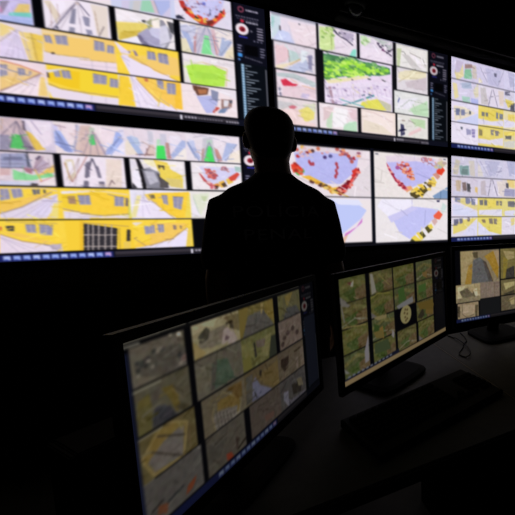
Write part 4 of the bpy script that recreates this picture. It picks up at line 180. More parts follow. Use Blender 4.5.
 'A3': 'c,0,4,215,231;r,214,210,230,0,4,215,231;c,215,4,430,231;r,214,210,230,215,4,430,231;c,430,4,645,231;r,214,210,230,430,4,645,231;c,0,239,215,466;r,220,216,232,0,239,215,466;c,215,239,430,466;r,220,216,232,215,239,430,466;c,430,239,645,466;r,220,216,232,430,239,645,466;c,0,474,215,701;r,232,226,226,0,474,215,701;c,215,474,430,701;r,232,226,226,215,474,430,701;c,430,474,645,701;r,232,226,226,430,474,645,701;c,0,709,215,936;r,232,226,238,0,709,215,936;c,215,709,430,936;r,232,226,238,215,709,430,936;c,430,709,645,936;r,232,226,238,430,709,645,936;c,0,4,215,231;r,212,208,228,0,4,215,231;p,226,214,150,28,167,67,87,90,34,98,187,44,250;p,150,120,110,106,51,162,35,162,76,106,100;p,120,190,140,106,107,154,90,163,200,98,210;p,196,186,206,43,29,98,31,67,153,28,167;p,206,196,176,162,42,194,42,204,187,167,187;n,16,9;c,215,4,430,231;r,210,206,226,215,4,430,231;l,150,150,170,5,227,41,288,195;l,150,150,170,5,427,19,376,215;p,190,190,215,269,38,409,25,376,215,297,215;p,90,90,110,342,71,365,71,366,111,346,110;p,232,226,190,203,153,237,188,246,220,204,221;n,16,9;c,430,4,645,231;r,214,212,232,430,4,645,231;p,180,180,205,464,18,525,22,527,168,485,193;n,16,9;c,0,239,215,466;r,216,212,228,0,239,215,466;p,170,186,205,83,260,155,237,163,303,83,327;p,160,206,180,83,406,147,404,148,479,92,487;p,170,180,226,156,408,213,415,214,485,156,489;p,232,220,150,13,282,44,283,60,424,29,455;p,226,220,180,171,323,212,219,218,379,188,399;n,16,9;c,215,239,430,466;r,228,222,230,215,239,430,466;l,120,116,132,6,327,265,299,463;l,120,116,132,6,337,262,378,454;p,200,196,190,229,271,271,258,299,451,239,455;p,226,210,190,380,261,430,258,432,428,396,437;n,16,9;c,430,239,645,466;r,216,214,226,430,239,645,466;p,90,90,110,439,256,485,242,486,291,440,297;p,226,210,90,440,340,530,352,531,389,470,443;p,70,70,80,497,386,531,370,532,464,489,462;n,14,9;c,0,474,215,701;r,232,228,240,0,474,215,701;p,236,226,190,21,524,108,524,189,573,108,650,29,691;p,100,110,140,37,554,68,553,68,625,37,628;p,110,120,150,76,555,108,552,108,616,79,623;p,70,80,90,140,557,156,558,157,593,140,597;p,205,214,240,45,688,173,600,214,567,215,708,61,718;n,12,9;c,215,474,430,701;r,236,218,90,215,474,430,701;p,234,214,74,223,518,433,501,434,587,309,627,223,600;p,110,110,100,243,543,267,542,267,589,243,590;p,110,110,100,274,540,296,542,297,590,278,589;p,110,116,120,365,518,383,521,384,593,366,593;p,110,116,120,394,528,426,527,427,588,394,596;p,226,224,236,215,625,327,636,435,599,436,673,215,696;n,12,9;c,430,474,645,701;r,232,222,160,430,474,645,701;p,236,214,90,471,516,533,509,534,589,472,590;p,226,224,236,434,587,534,601,535,664,436,685;n,12,9;c,0,709,215,936;r,236,232,240,0,709,215,936;p,150,150,180,117,764,158,767,158,837,122,833;p,130,120,170,161,755,191,760,188,855,165,848;p,80,90,100,73,750,92,751,89,781,77,779;l,205,200,205,3,29,748,109,870,217,898;n,12,9;c,215,709,430,936;r,232,214,90,215,709,430,936;p,130,120,70,221,742,250,743,250,820,221,821;p,120,116,110,319,734,346,733,346,797,323,796;p,120,116,110,356,738,391,736,388,794,361,799;p,226,222,226,208,852,311,857,437,809,439,909,208,911;p,236,222,100,258,734,314,735,315,832,259,830;n,12,9;c,430,709,645,936;r,228,216,140,430,709,645,936;p,90,90,80,437,747,511,732,503,822,456,818;p,236,214,80,436,735,536,714,537,765,437,784;p,210,210,190,438,846,538,828,539,917,439,921;n,14,9',
 'B3': 'c,0,4,215,231;r,206,204,220,0,4,215,231;c,215,4,430,231;r,206,204,220,215,4,430,231;c,430,4,645,231;r,206,204,220,430,4,645,231;c,0,239,215,466;r,214,208,216,0,239,215,466;c,215,239,430,466;r,214,208,216,215,239,430,466;c,430,239,645,466;r,214,208,216,430,239,645,466;c,0,474,215,701;r,232,222,160,0,474,215,701;c,215,474,430,701;r,232,222,160,215,474,430,701;c,430,474,645,701;r,232,222,160,430,474,645,701;c,0,709,215,936;r,226,222,232,0,709,215,936;c,215,709,430,936;r,226,222,232,215,709,430,936;c,430,709,645,936;r,226,222,232,430,709,645,936;c,0,4,215,231;r,206,204,216,0,4,215,231;p,120,160,150,66,107,139,99,147,217,73,213;p,90,120,110,88,137,132,143,132,208,81,202;p,196,190,160,37,37,73,54,52,215,16,208;p,206,200,180,139,45,184,39,193,224,155,216;n,18,8;c,215,4,430,231;r,206,206,222,215,4,430,231;l,150,150,175,5,230,33,303,202;l,150,150,175,5,449,28,376,207;p,180,182,206,269,28,407,21,368,196,311,202;p,220,216,200,199,37,231,77,263,217,208,222;n,18,8;c,430,4,645,231;r,210,208,224,430,4,645,231;p,176,180,206,466,2,542,4,545,180,494,196;n,18,8;c,0,239,215,466;r,212,206,214,0,239,215,466;p,110,90,80,88,298,118,296,126,393,93,406;p,50,50,50,125,306,152,315,156,413,129,404;p,196,176,140,37,280,81,277,74,407,45,419;p,226,190,100,194,345,225,354,225,410,194,411;p,205,206,220,16,399,81,406,126,448,16,453;n,18,8;c,215,239,430,466;r,216,212,222,215,239,430,466;l,110,106,122,7,330,245,305,451;l,110,106,122,7,340,244,387,447;p,190,180,180,240,275,279,261,289,440,241,442;p,226,216,200,377,264,444,259,446,445,404,447;n,18,8;c,430,239,645,466;r,226,216,200,430,239,645,466;p,236,210,110,469,233,546,239,547,345,487,325;p,150,150,180,453,351,547,357,549,452,446,445;p,60,60,70,461,281,487,279,488,349,465,339;n,14,8;c,0,474,215,701;r,232,226,236,0,474,215,701;p,226,212,120,16,495,111,481,218,567,219,634,111,569;p,120,126,150,30,473,74,487,74,537,31,527;p,110,116,140,114,477,153,484,154,557,117,547;p,110,116,140,159,484,195,496,195,567,163,559;p,216,222,240,16,549,111,580,227,668,227,702,16,679;n,12,8;c,215,474,430,701;r,228,214,90,215,474,430,701;p,96,96,90,230,499,262,498,262,561,234,562;p,96,96,90,268,493,297,497,298,565,272,566;p,110,106,90,376,506,399,505,400,563,377,563;p,110,106,90,406,505,433,511,430,567,410,563;p,226,226,232,227,623,448,609,449,704,227,679;p,236,216,70,300,497,372,499,373,587,301,588;n,12,8;c,430,474,645,701;r,226,216,110,430,474,645,701;p,100,100,100,481,509,550,507,551,584,486,580;p,222,224,236,457,633,552,620,553,705,458,692;n,12,8;c,0,709,215,936;r,226,222,226,0,709,215,936;p,228,212,90,17,787,112,734,219,713,113,857,17,907;p,90,90,110,24,733,60,727,60,788,24,805;p,90,90,110,67,723,94,723,94,778,68,789;p,100,90,80,130,712,151,713,152,757,130,763;p,220,222,240,113,879,220,747,229,930,83,922;n,12,8;c,215,709,430,936;r,228,214,80,215,709,430,936;p,222,224,238,220,759,317,888,452,942,221,930;p,110,100,80,312,726,345,726,352,796,319,791;p,110,100,80,355,726,385,731,386,802,359,796;p,130,110,70,251,736,280,737,287,783,259,775;n,12,8;c,430,709,645,936;r,226,222,228,430,709,645,936;p,228,212,110,511,728,553,717,554,802,521,825;n,12,8',
 'M1': 'c,20,39,189,231;r,98,90,76,20,39,189,231;p,92,84,72,19,40,188,27,188,190,27,157;p,78,72,64,30,121,81,98,150,91,196,129,187,265,91,224,31,179;e,52,50,48,38,122,7,11;e,52,50,48,54,124,7,11;e,52,50,48,68,119,8,11;e,52,50,48,87,93,8,11;e,52,50,48,111,98,8,11;e,52,50,48,38,155,7,11;e,52,50,48,50,140,7,11;e,52,50,48,61,148,7,11;e,52,50,48,165,164,10,12;e,120,110,98,70,130,7,10;e,120,110,98,80,166,6,10;e,120,110,98,108,91,8,10;e,120,110,98,99,100,7,10;e,120,110,98,36,183,7,9;e,120,110,98,169,209,8,11;e,205,190,170,119,24,7,9;e,205,190,170,144,37,7,10;e,205,190,170,171,53,8,10;e,112,90,84,188,190,18,19;n,14,9;c,20,239,193,466;r,82,76,58,20,239,193,466;p,96,80,30,98,291,136,301,154,434,139,452,119,360;p,96,84,36,29,300,75,281,57,419,19,380;p,62,62,66,76,362,105,379,145,469,118,479,60,421;p,78,72,62,59,258,100,272,82,357,65,352;p,88,80,40,24,331,61,343,59,477,21,470;p,48,48,54,72,376,120,398,138,475,60,461;p,66,60,40,134,422,158,419,188,460,178,488;n,10,9;c,10,474,199,701;r,86,74,40,10,474,199,701;p,112,94,44,65,484,137,492,167,528,147,702,45,690,17,581;p,96,88,84,90,523,157,544,144,692,53,677,37,612;p,120,96,40,68,498,85,494,137,498,138,537,88,556,30,615,20,580;l,50,42,34,5,67,509,162,599;l,50,42,34,5,46,566,147,702;l,134,112,64,6,20,580,52,693,147,702,170,532,94,467,20,580;l,96,80,50,6,175,524,172,699;n,10,9;c,0,709,209,936;r,72,68,66,0,709,209,936;p,110,46,24,148,874,183,856,171,905,141,916;p,100,52,30,52,850,85,875,75,920,46,888;l,44,44,46,10,78,871,137,853;e,150,150,150,3,736,5,11;n,8,9;c,217,34,430,231;r,138,126,90,217,34,430,231;p,166,152,116,212,24,332,31,307,86,281,73,214,91;p,110,100,84,282,101,357,102,358,202,292,202,229,172;p,60,56,44,240,106,275,69,290,91,279,147,243,149;p,150,132,128,352,119,371,119,413,203,402,239,335,208;p,90,66,72,360,164,378,184,365,202,351,188;p,104,88,56,332,41,432,56,428,170,393,141,367,67;p,60,50,34,378,82,401,88,401,145,382,130;p,146,124,70,215,118,271,226,219,237;n,14,9;c,430,34,645,231;r,98,86,38,430,34,645,231;p,80,76,72,481,99,574,92,643,238,443,234;p,118,98,34,439,35,485,37,471,106,425,229;p,116,96,36,588,43,652,42,650,229,583,115;p,140,120,70,562,39,583,41,567,114,559,117;p,120,104,50,495,36,515,38,552,89,513,66;n,12,9;p,112,94,36,434,26,484,58,458,175,433,225;c,679,34,860,231;r,84,80,50,679,34,860,231;p,66,66,66,746,153,825,157,863,253,705,249;p,116,98,44,734,52,805,36,788,72,754,142,742,123;p,92,88,50,683,47,722,35,711,178,675,228;n,10,9;c,215,239,430,466;r,84,78,66,215,239,430,466;p,62,78,62,304,287,356,307,385,452,287,454;p,70,66,60,287,291,309,291,287,447,270,456;p,92,86,70,219,280,287,291,273,405,213,437;n,12,9;c,430,239,645,466;r,90,88,46,430,239,645,466;p,104,100,50,422,272,487,277,498,402,416,347;p,110,104,60,570,288,616,288,581,445,529,410;p,92,78,68,511,291,575,303,565,359,518,343;p,38,36,32,498,289,508,295,514,400,503,405;n,12,9;p,100,94,36,431,374,475,368,482,481,432,453;p,42,46,36,613,310,648,315,657,475,587,474;c,669,239,860,466;r,98,82,74,669,239,860,466;e,58,44,40,708,379,15,21;e,58,44,40,781,336,15,22;e,58,44,40,692,424,14,20;e,58,44,40,814,389,16,22;e,58,44,40,737,355,15,21;n,12,9;c,227,474,430,701;r,88,78,60,227,474,430,701;p,106,84,36,293,531,384,553,399,626,381,694,347,613,289,590;p,104,96,90,277,595,385,638,373,712,280,709,268,648;l,52,46,42,3,283,585,291,720;l,52,46,42,3,298,599,307,736;l,52,46,42,3,314,614,322,753;l,52,46,42,3,330,629,339,770;l,52,46,42,3,346,645,355,788;l,52,46,42,3,363,661,373,806;l,60,54,48,2,271,604,384,646;l,60,54,48,2,269,631,382,675;l,60,54,48,2,267,657,380,704;l,60,54,48,2,265,683,378,733;l,120,104,66,4,281,536,265,599,275,710,378,726,407,615,319,497,281,536;p,90,66,28,343,493,415,501,412,602,387,598;n,10,9;c,430,474,645,701;r,84,70,46,430,474,645,701;p,86,86,112,474,556,493,536,518,613,597,707,464,694;p,70,66,60,439,501,478,504,464,694,430,690;p,46,34,24,584,516,610,528,605,599,572,582;p,94,76,40,499,541,647,515,645,731,554,642;p,40,32,26,520,507,535,518,529,556,517,547;n,9,9;c,645,474,860,701;r,82,70,56,645,474,860,701;p,44,32,26,668,536,730,538,724,616,690,647,664,589;p,98,84,76,788,593,810,600,803,689,786,685;p,96,82,70,824,532,880,540,874,723,827,724;n,9,9;c,229,709,412,936;r,70,64,56,229,709,412,936;p,56,44,38,360,827,376,845,367,920,358,910;p,120,40,22,309,886,333,898,349,950,312,931;e,80,40,30,173,851,13,14;p,62,58,52,233,751,323,786,281,869,236,862;n,8,9;c,444,709,645,936;r,68,58,52,444,709,645,936;n,8,9;p,80,56,48,526,852,591,870,588,912,535,905;c,645,709,860,936;r,60,56,56,645,709,860,936;p,90,88,104,670,800,708,816,703,877,739,942,698,938,665,859;p,38,32,28,735,788,821,806,813,904,744,880;p,70,66,78,701,908,849,917,855,957,706,948;p,90,80,60,779,773,822,790,834,869,791,842;n,10,9;c,0,0,865,30;p,10,10,12,0,0,870,0,870,30,0,30;l,105,100,88,7,4,8,200,6;l,60,58,52,6,210,8,860,6;c,0,20,250,940;l,120,116,106,7,0,30,50,30;l,120,116,100,7,0,251,100,250;l,120,112,90,6,0,482,90,480;l,90,86,76,5,0,705,50,705',
 'M2': 'c,12,6,195,232;p,82,84,44,12,6,195,6,195,232,12,232;p,96,92,52,12,85,104,29,195,74,195,119,104,69,12,119;p,62,76,36,30,142,122,108,177,187,85,232;p,92,76,50,113,130,195,96,195,232,122,232;p,96,92,92,12,164,58,232,12,232;n,18,9;c,12,241,195,467;p,80,76,42,12,241,195,241,195,467,12,467;p,96,92,52,12,320,104,264,195,309,195,354,104,304,12,354;p,62,76,36,30,377,122,343,177,422,85,467;p,92,76,50,113,365,195,331,195,467,122,467;l,120,116,100,7,12,444,104,399,195,444;n,18,9;c,12,476,195,702;p,84,84,40,12,476,195,476,195,702,12,702;p,96,92,52,12,555,104,499,195,544,195,589,104,539,12,589;p,62,76,36,30,612,122,578,177,657,85,702;p,92,76,50,113,600,195,566,195,702,122,702;n,18,9;c,12,711,195,937;p,74,78,48,12,711,195,711,195,937,12,937;p,96,92,52,12,790,104,734,195,779,195,824,104,774,12,824;p,62,76,36,30,847,122,813,177,892,85,937;p,92,76,50,113,835,195,801,195,937,122,937;n,18,9;c,226,6,420,232;p,80,76,42,226,6,420,6,420,232,226,232;p,96,92,52,226,85,323,29,420,74,420,119,323,69,226,119;p,62,76,36,245,142,342,108,401,187,304,232;p,92,76,50,333,130,420,96,420,232,342,232;n,18,9;c,226,241,420,467;p,84,84,40,226,241,420,241,420,467,226,467;p,96,92,52,226,320,323,264,420,309,420,354,323,304,226,354;p,62,76,36,245,377,342,343,401,422,304,467;p,92,76,50,333,365,420,331,420,467,342,467;p,96,92,92,226,399,274,467,226,467;n,18,9;c,226,476,420,702;p,74,78,48,226,476,420,476,420,702,226,702;p,96,92,52,226,555,323,499,420,544,420,589,323,539,226,589;p,62,76,36,245,612,342,578,401,657,304,702;p,92,76,50,333,600,420,566,420,702,342,702;l,120,116,100,7,226,679,323,634,420,679;n,18,9;c,226,711,420,937;p,82,84,44,226,711,420,711,420,937,226,937;p,96,92,52,226,790,323,734,420,779,420,824,323,774,226,824;p,62,76,36,245,847,342,813,401,892,304,937;p,92,76,50,333,835,420,801,420,937,342,937;n,18,9;c,430,6,635,232;p,84,84,40,430,6,635,6,635,232,430,232;p,96,92,52,430,85,532,29,635,74,635,119,532,69,430,119;p,62,76,36,450,142,553,108,614,187,512,232;p,92,76,50,543,130,635,96,635,232,553,232;n,18,9;c,430,241,635,467;p,74,78,48,430,241,635,241,635,467,430,467;p,96,92,52,430,320,532,264,635,309,635,354,532,304,430,354;p,62,76,36,450,377,553,343,614,422,512,467;p,92,76,50,543,365,635,331,635,467,553,467;n,18,9;c,442,711,635,937;p,80,76,42,442,711,635,711,635,937,442,937;p,96,92,52,442,790,538,734,635,779,635,824,538,774,442,824;p,62,76,36,461,847,558,813,616,892,519,937;p,92,76,50,548,835,635,801,635,937,558,937;l,120,116,100,7,442,914,538,869,635,914;n,18,9;c,660,6,845,232;p,74,78,48,660,6,845,6,845,232,660,232;p,96,92,52,660,85,752,29,845,74,845,119,752,69,660,119;p,62,76,36,678,142,771,108,826,187,734,232;p,92,76,50,762,130,845,96,845,232,771,232;l,120,116,100,7,660,209,752,164,845,209;n,18,9;c,660,241,845,467;p,82,84,44,660,241,845,241,845,467,660,467;p,96,92,52,660,320,752,264,845,309,845,354,752,304,660,354;p,62,76,36,678,377,771,343,826,422,734,467;p,92,76,50,762,365,845,331,845,467,771,467;n,18,9;c,648,476,845,702;p,80,76,42,648,476,845,476,845,702,648,702;p,96,92,52,648,555,746,499,845,544,845,589,746,539,648,589;p,62,76,36,668,612,766,578,825,657,727,702;p,92,76,50,756,600,845,566,845,702,766,702;n,18,9;c,658,711,845,937;p,84,84,40,658,711,845,711,845,937,658,937;p,96,92,52,658,790,752,734,845,779,845,824,752,774,658,824;p,62,76,36,677,847,770,813,826,892,733,937;p,92,76,50,761,835,845,801,845,937,770,937;p,96,92,92,658,869,705,937,658,937;n,18,9;c,10,0,860,950;p,150,140,130,83,77,112,43,104,99,90,102;p,90,50,46,63,56,95,52,88,86;p,104,100,96,16,168,34,217,79,265,62,280,22,255,35,405,29,416,15,295;p,128,124,116,233,19,254,25,277,213,238,230;l,130,116,66,8,22,456,86,467,183,496;p,126,114,74,240,459,352,470,350,511,277,505;p,120,92,40,286,594,313,575,321,711,281,689;p,50,70,30,243,524,287,562,270,650,240,602;l,118,112,50,8,227,264,289,233,390,262;l,120,108,60,7,298,37,348,116,393,180;p,120,116,126,194,599,190,862,158,870,158,753;p,128,122,128,397,662,415,704,406,763,387,721;p,104,90,44,234,606,307,615,316,697,255,678;p,58,70,44,240,729,353,733,374,857,236,832;p,110,110,110,8,823,45,891,16,877;e,140,128,84,533,560,56,104;e,86,74,44,529,504,9,14;e,86,74,44,549,513,10,14;e,86,74,44,520,539,10,14;e,86,74,44,547,559,10,14;e,86,74,44,525,588,10,13;e,86,74,44,545,613,10,14;e,86,74,44,530,629,10,14;p,104,82,36,754,552,855,560,833,689,749,652;p,46,42,30,654,657,721,555,733,661,699,687;p,56,84,36,467,263,526,235,534,386,475,411;p,60,90,38,680,286,766,279,762,367,676,372;p,110,86,46,728,144,789,143,777,220,735,190;p,110,110,116,445,431,611,382,616,452,465,472;p,96,78,30,655,485,847,509,842,637,685,568;c,0,880,860,945;p,20,22,40,0,930,450,900,450,945,0,945;c,0,940,1000,1000;p,128,108,76,0,945,1000,945,1000,992,0,992',
 'M3': 'c,55,20,428,705;p,126,112,88,55,20,428,20,428,705,55,705;p,150,132,92,55,-2,173,21,150,484,48,466;p,146,112,40,128,222,162,201,158,498,90,473;p,86,86,90,172,150,233,118,277,175,356,479,247,474,150,484;p,72,66,66,260,160,295,190,360,480,319,473;p,152,116,36,278,109,370,39,424,179,412,448,367,333,322,194;p,150,128,100,370,39,435,45,423,287;p,118,102,92,238,473,431,491,428,723,235,697;p,80,70,50,164,46,217,38,216,129,181,125;l,90,60,30,5,277,188,321,300,360,471;l,96,82,60,5,374,495,372,711;l,90,80,70,4,291,508,289,708;n,14,9;c,440,20,800,460;p,110,98,52,440,20,800,20,800,460,440,460;p,54,50,48,499,324,586,280,585,475,488,487;p,150,134,90,469,48,588,73,587,170,510,189;p,126,110,40,469,129,520,190,489,432,465,470;p,140,120,60,600,50,800,100,800,300,650,200;n,14,9;c,440,475,800,700;p,104,92,60,440,475,800,475,800,700,440,700;p,160,148,100,469,525,584,517,584,573,487,625;p,60,54,40,467,676,583,643,583,726,467,731;n,14,9;c,440,715,800,930;p,90,80,60,440,715,800,715,800,930,440,930;p,150,134,96,525,771,582,740,581,867,544,858;n,14,9;c,8,480,230,725;p,150,134,98,8,480,230,480,230,725,8,725;p,176,164,130,23,500,90,499,71,676,23,691;p,90,80,62,39,567,106,528,157,615,193,544,209,678,71,676;p,186,176,150,166,565,202,545,209,678,183,647;p,120,108,84,12,663,227,655,225,761,16,728;n,22,9;c,20,735,212,955;p,136,118,92,20,735,212,735,212,955,20,955;p,150,132,108,61,751,181,778,170,907,67,907;p,60,50,40,22,768,39,772,37,926,23,922;l,70,60,46,5,61,738,59,880,101,942,170,907;p,80,70,50,181,778,207,783,201,968,179,935;n,14,9;c,226,715,430,950;p,20,21,24,226,715,430,715,430,950,226,950;c,810,20,855,930;p,90,80,60,810,20,855,20,855,930,810,930',
}


def srgb2lin(c):
    return np.where(c <= .04045, c / 12.92, ((c + .055) / 1.055) ** 2.4)

class Paint:
    def __init__(s, nx, ny, ss=2):
        s.nx, s.ny, s.ss = nx, ny, ss
        s.W, s.H = nx * ss, ny * ss
        s.im = np.full((s.H, s.W, 3), (5., 5., 9.)); s.clip = (0, 0, 1, 1)
        s.rng = np.random.default_rng(7); s.grain = .25; s.marks = 16; s.contrast = 36; s.soft = 1; s.tint = np.array((1.0, .98, 1.02))
    def region(s, u0, v0, u1, v1):
        c = s.clip
        u0, v0, u1, v1 = max(u0, c[0]), max(v0, c[1]), min(u1, c[2]), min(v1, c[3])
        return (max(0, round(u0 * s.W)), max(0, round(v0 * s.H)), min(s.W, round(u1 * s.W)), min(s.H, round(v1 * s.H)))
    def rect(s, col, u0, v0, u1, v1):
        x0, y0, x1, y1 = s.region(u0, v0, u1, v1)
        if x1 > x0 and y1 > y0: s.im[y0:y1, x0:x1] = col
    def poly(s, col, pts):
        p = np.array(pts, float).reshape(-1, 2)
        x0, y0, x1, y1 = s.region(p[:, 0].min(), p[:, 1].min(), p[:, 0].max(), p[:, 1].max())
        if x1 <= x0 or y1 <= y0: return
        X = (np.arange(x0, x1) + .5)[None, :] / s.W; Y = (np.arange(y0, y1) + .5)[:, None] / s.H
        ins = np.zeros((y1 - y0, x1 - x0), bool); j = len(p) - 1
        for i in range(len(p)):
            xi, yi = p[i]; xj, yj = p[j]; j = i
            if yi == yj: continue
            ins ^= ((yi > Y) != (yj > Y)) & (X < (xj - xi) * (Y - yi) / (yj - yi) + xi)
        s.im[y0:y1, x0:x1][ins] = col
    def line(s, col, w, pts):
        p = np.array(pts, float).reshape(-1, 2); h = w * .00042
        for a, b in zip(p, p[1:]):
            d = (b - a) * (16, 9); L = np.hypot(*d)
            if L < 1e-9: continue
            n = np.array((-d[1], d[0])) / L * h * 16 / np.array((16, 9))
            s.poly(col, [a + n, b + n, b - n, a - n])
    def ell(s, col, cx, cy, rx, ry):
        a = np.linspace(0, 2 * math.pi, 24, endpoint=False)
        s.poly(col, np.stack([cx + rx * np.cos(a), cy + ry * np.sin(a)], 1))
    def noise(s, amp, cell):
        x0, y0, x1, y1 = s.region(0, 0, 1, 1)
        w, h = x1 - x0, y1 - y0
        if w < 2 or h < 2: return
        gw, gh = max(3, int(w / s.W * 1000 / cell)), max(3, int(h / s.H * 560 / cell))
        g = s.rng.normal(0, 1, (gh, gw, 1)) + s.rng.normal(0, .35, (gh, gw, 3))
        yi = np.linspace(0, gh - 1.001, h); xi = np.linspace(0, gw - 1.001, w)
        y = yi.astype(int); x = xi.astype(int); fy = (yi - y)[:, None, None]; fx = (xi - x)[None, :, None]
        v = g[y][:, x] * (1 - fy) * (1 - fx) + g[y + 1][:, x] * fy * (1 - fx) + g[y][:, x + 1] * (1 - fy) * fx + g[y + 1][:, x + 1] * fy * fx
        s.im[y0:y1, x0:x1] = np.clip(s.im[y0:y1, x0:x1] + v * amp * s.grain, 0, 255)
        s.detail(x0, y0, x1, y1)
    def detail(s, x0, y0, x1, y1):
        # fine camera-feed detail: faint joints, ledges and edges running through the view
        w, h = x1 - x0, y1 - y0
        base = s.rng.uniform(-.5, .5)
        for k in range(s.marks):
            cx, cy = s.rng.integers(x0, x1), s.rng.integers(y0, y1)
            a = base + s.rng.choice((0, 0, .35, -.35, 1.3)) + s.rng.normal(0, .12)
            L = s.rng.uniform(.06, .36) * w * .5; t = s.rng.uniform(.6, 1.5) * s.ss / 2
            q0 = s.im[cy, cx]
            if q0[0] - q0[1] > 45 or q0.max() < 20: continue
            col = np.clip(q0 + s.rng.choice((-1, -1, 1)) * s.rng.uniform(10, s.contrast), 0, 255)
            dx, dy = math.cos(a) * L, math.sin(a) * L * .8; nx, ny = -math.sin(a) * t, math.cos(a) * t
            s.poly(col, [(q[0] / s.W, q[1] / s.H) for q in ((cx - dx + nx, cy - dy + ny), (cx + dx + nx, cy + dy + ny), (cx + dx - nx, cy + dy - ny), (cx - dx - nx, cy - dy - ny))])
    def run(s, text):
        for op in text.split(';'):
            q = op.split(','); k = q[0]; v = [int(x) for x in q[1:]]
            if k == 'c': s.clip = tuple(x / 1000 for x in v)
            elif k == 'r': s.rect(v[:3], *[x / 1000 for x in v[3:]])
            elif k == 'p': s.poly(v[:3], [x / 1000 for x in v[3:]])
            elif k == 'l': s.line(v[:3], v[3], [x / 1000 for x in v[4:]])
            elif k == 'e': s.ell(v[:3], *[x / 1000 for x in v[3:]])
            elif k == 'n': s.noise(v[0], v[1])
        s.clip = (0, 0, 1, 1)
    def panel(s, dim=1.0, listed=True):
        """the viewer's control column at the right of a screen"""
        c = lambda *a: tuple(x * dim for x in a)
        s.rect(c(14, 15, 26), .868, 0, 1, .94)
        s.ell(c(150, 70, 90), .899, .045, .013, .024); s.ell(c(20, 16, 26), .899, .045, .008, .015)
        for k in range(7): s.rect(c(190, 185, 200), .919 + k * .0075, .037, .9245 + k * .0075, .052)
        for k in range(9): s.rect(c(110, 108, 125), .876 + k * .011, .098, .884 + k * .011, .106)
        for k in range(7): s.rect(c(90, 88, 105), .88 + k * .013, .115, .889 + k * .013, .122)
        s.ell(c(190, 40, 60), .902, .136, .008, .013)
        for k in range(6): s.rect(c(190, 188, 200), .918 + k * .0085, .132, .9245 + k * .0085, .145)
        s.ell(c(236, 226, 226), .900, .201, .027, .046); s.ell(c(150, 40, 50), .901, .201, .013, .022); s.ell(c(90, 20, 30), .903, .206, .006, .011)
        s.poly(c(120, 118, 130), [.935, .195, .946, .205, .935, .215])
        for k in range(5): s.rect(c(170, 165, 180), .962, .168 + k * .022, .988, .178 + k * .022)
        for k in range(4): s.rect(c(60, 60, 190), .886 + k * .009, .258, .893 + k * .009, .268)
        for k in range(3): s.rect(c(110, 110, 130), .945 + k * .015, .275, .953 + k * .015, .287)
        for k in range(4): s.rect(c(150, 150, 175), .876, .33 + k * .022, .895 - .004 * (k % 2), .34 + k * .022); s.rect(c(130, 130, 150), .972, .33 + k * .022, .992 - .004 * (k % 2), .34 + k * .022)
        s.rect(c(5, 5, 8), .905, .322, .962, .405)
        s.rect(c(70, 150, 220), .876, .398, .895, .425); s.rect(c(80, 130, 190), .876, .44, .886, .455)
        for k in range(8): s.rect(c(120, 120, 135), .905 + k * .0095, .42 + .003 * k, .912 + k * .0095, .428 + .003 * k)
        if listed:
            s.rect(c(10, 14, 20), .868, .475, 1, .94)
            s.rect(c(110, 150, 175), .887, .482, .9, .935)
            for k in range(20):
                v = .486 + k * .0222
                s.rect(c(170, 205, 225), .888, v, .899, v + .012)
                s.rect(c(150, 165, 175), .904, v + .002, .912 + .06 * ((k * 7 + 3) % 10) / 10, v + .010)
            s.rect(c(110, 112, 118), .989, .5, .995, .93)
    def taskbar(s, u0, du, n, dim=1.0, blue=True, right=True):
        c = lambda *a: tuple(x * dim for x in a)
        s.rect(c(16, 18, 30), 0, .944, 1, 1)
        end = u0 + du * n
        s.rect(c(30, 38, 96) if blue else c(46, 48, 60), 0, .948, end, .996)
        for k in range(n):
            col = c(150, 175, 232) if k % 3 else c(176, 196, 238)
            if k == n - 1: col = c(190, 160, 205)
            s.rect(col, u0 + k * du, .957, u0 + k * du + du * .72, .986)
            s.rect(c(80, 100, 190), u0 + k * du + du * .1, .976, u0 + k * du + du * .5, .986)
        s.rect(c(58, 54, 60), end + .005, .952, .86, .975); s.rect(c(34, 32, 38), end + .005, .975, .86, .996)
        if right:
            s.rect(c(230, 230, 235), .633, .957, .641, .99)
            for k in range(4): s.rect(c(170, 168, 176), .65 + k * .012, .96, .658 + k * .012, .978)
            for k in range(9): s.rect(c(120, 118, 126), .70 + k * .011, .966, .707 + k * .011, .976)
            for k in range(5): s.rect(c(160, 158, 166), .81 + k * .011, .968, .818 + k * .011, .982)
    def colors(s):
        im = s.im.reshape(s.ny, s.ss, s.nx, s.ss, 3).mean((1, 3)) / 255.
        # slight optical softness of a lit panel seen across the room
        for i in range(s.soft):
            k = im.copy(); k[1:-1] = .25 * im[:-2] + .5 * im[1:-1] + .25 * im[2:]
            im = k.copy(); im[:, 1:-1] = .25 * k[:, :-2] + .5 * k[:, 1:-1] + .25 * k[:, 2:]
        return srgb2lin(np.clip(im * s.tint, 0, 1))

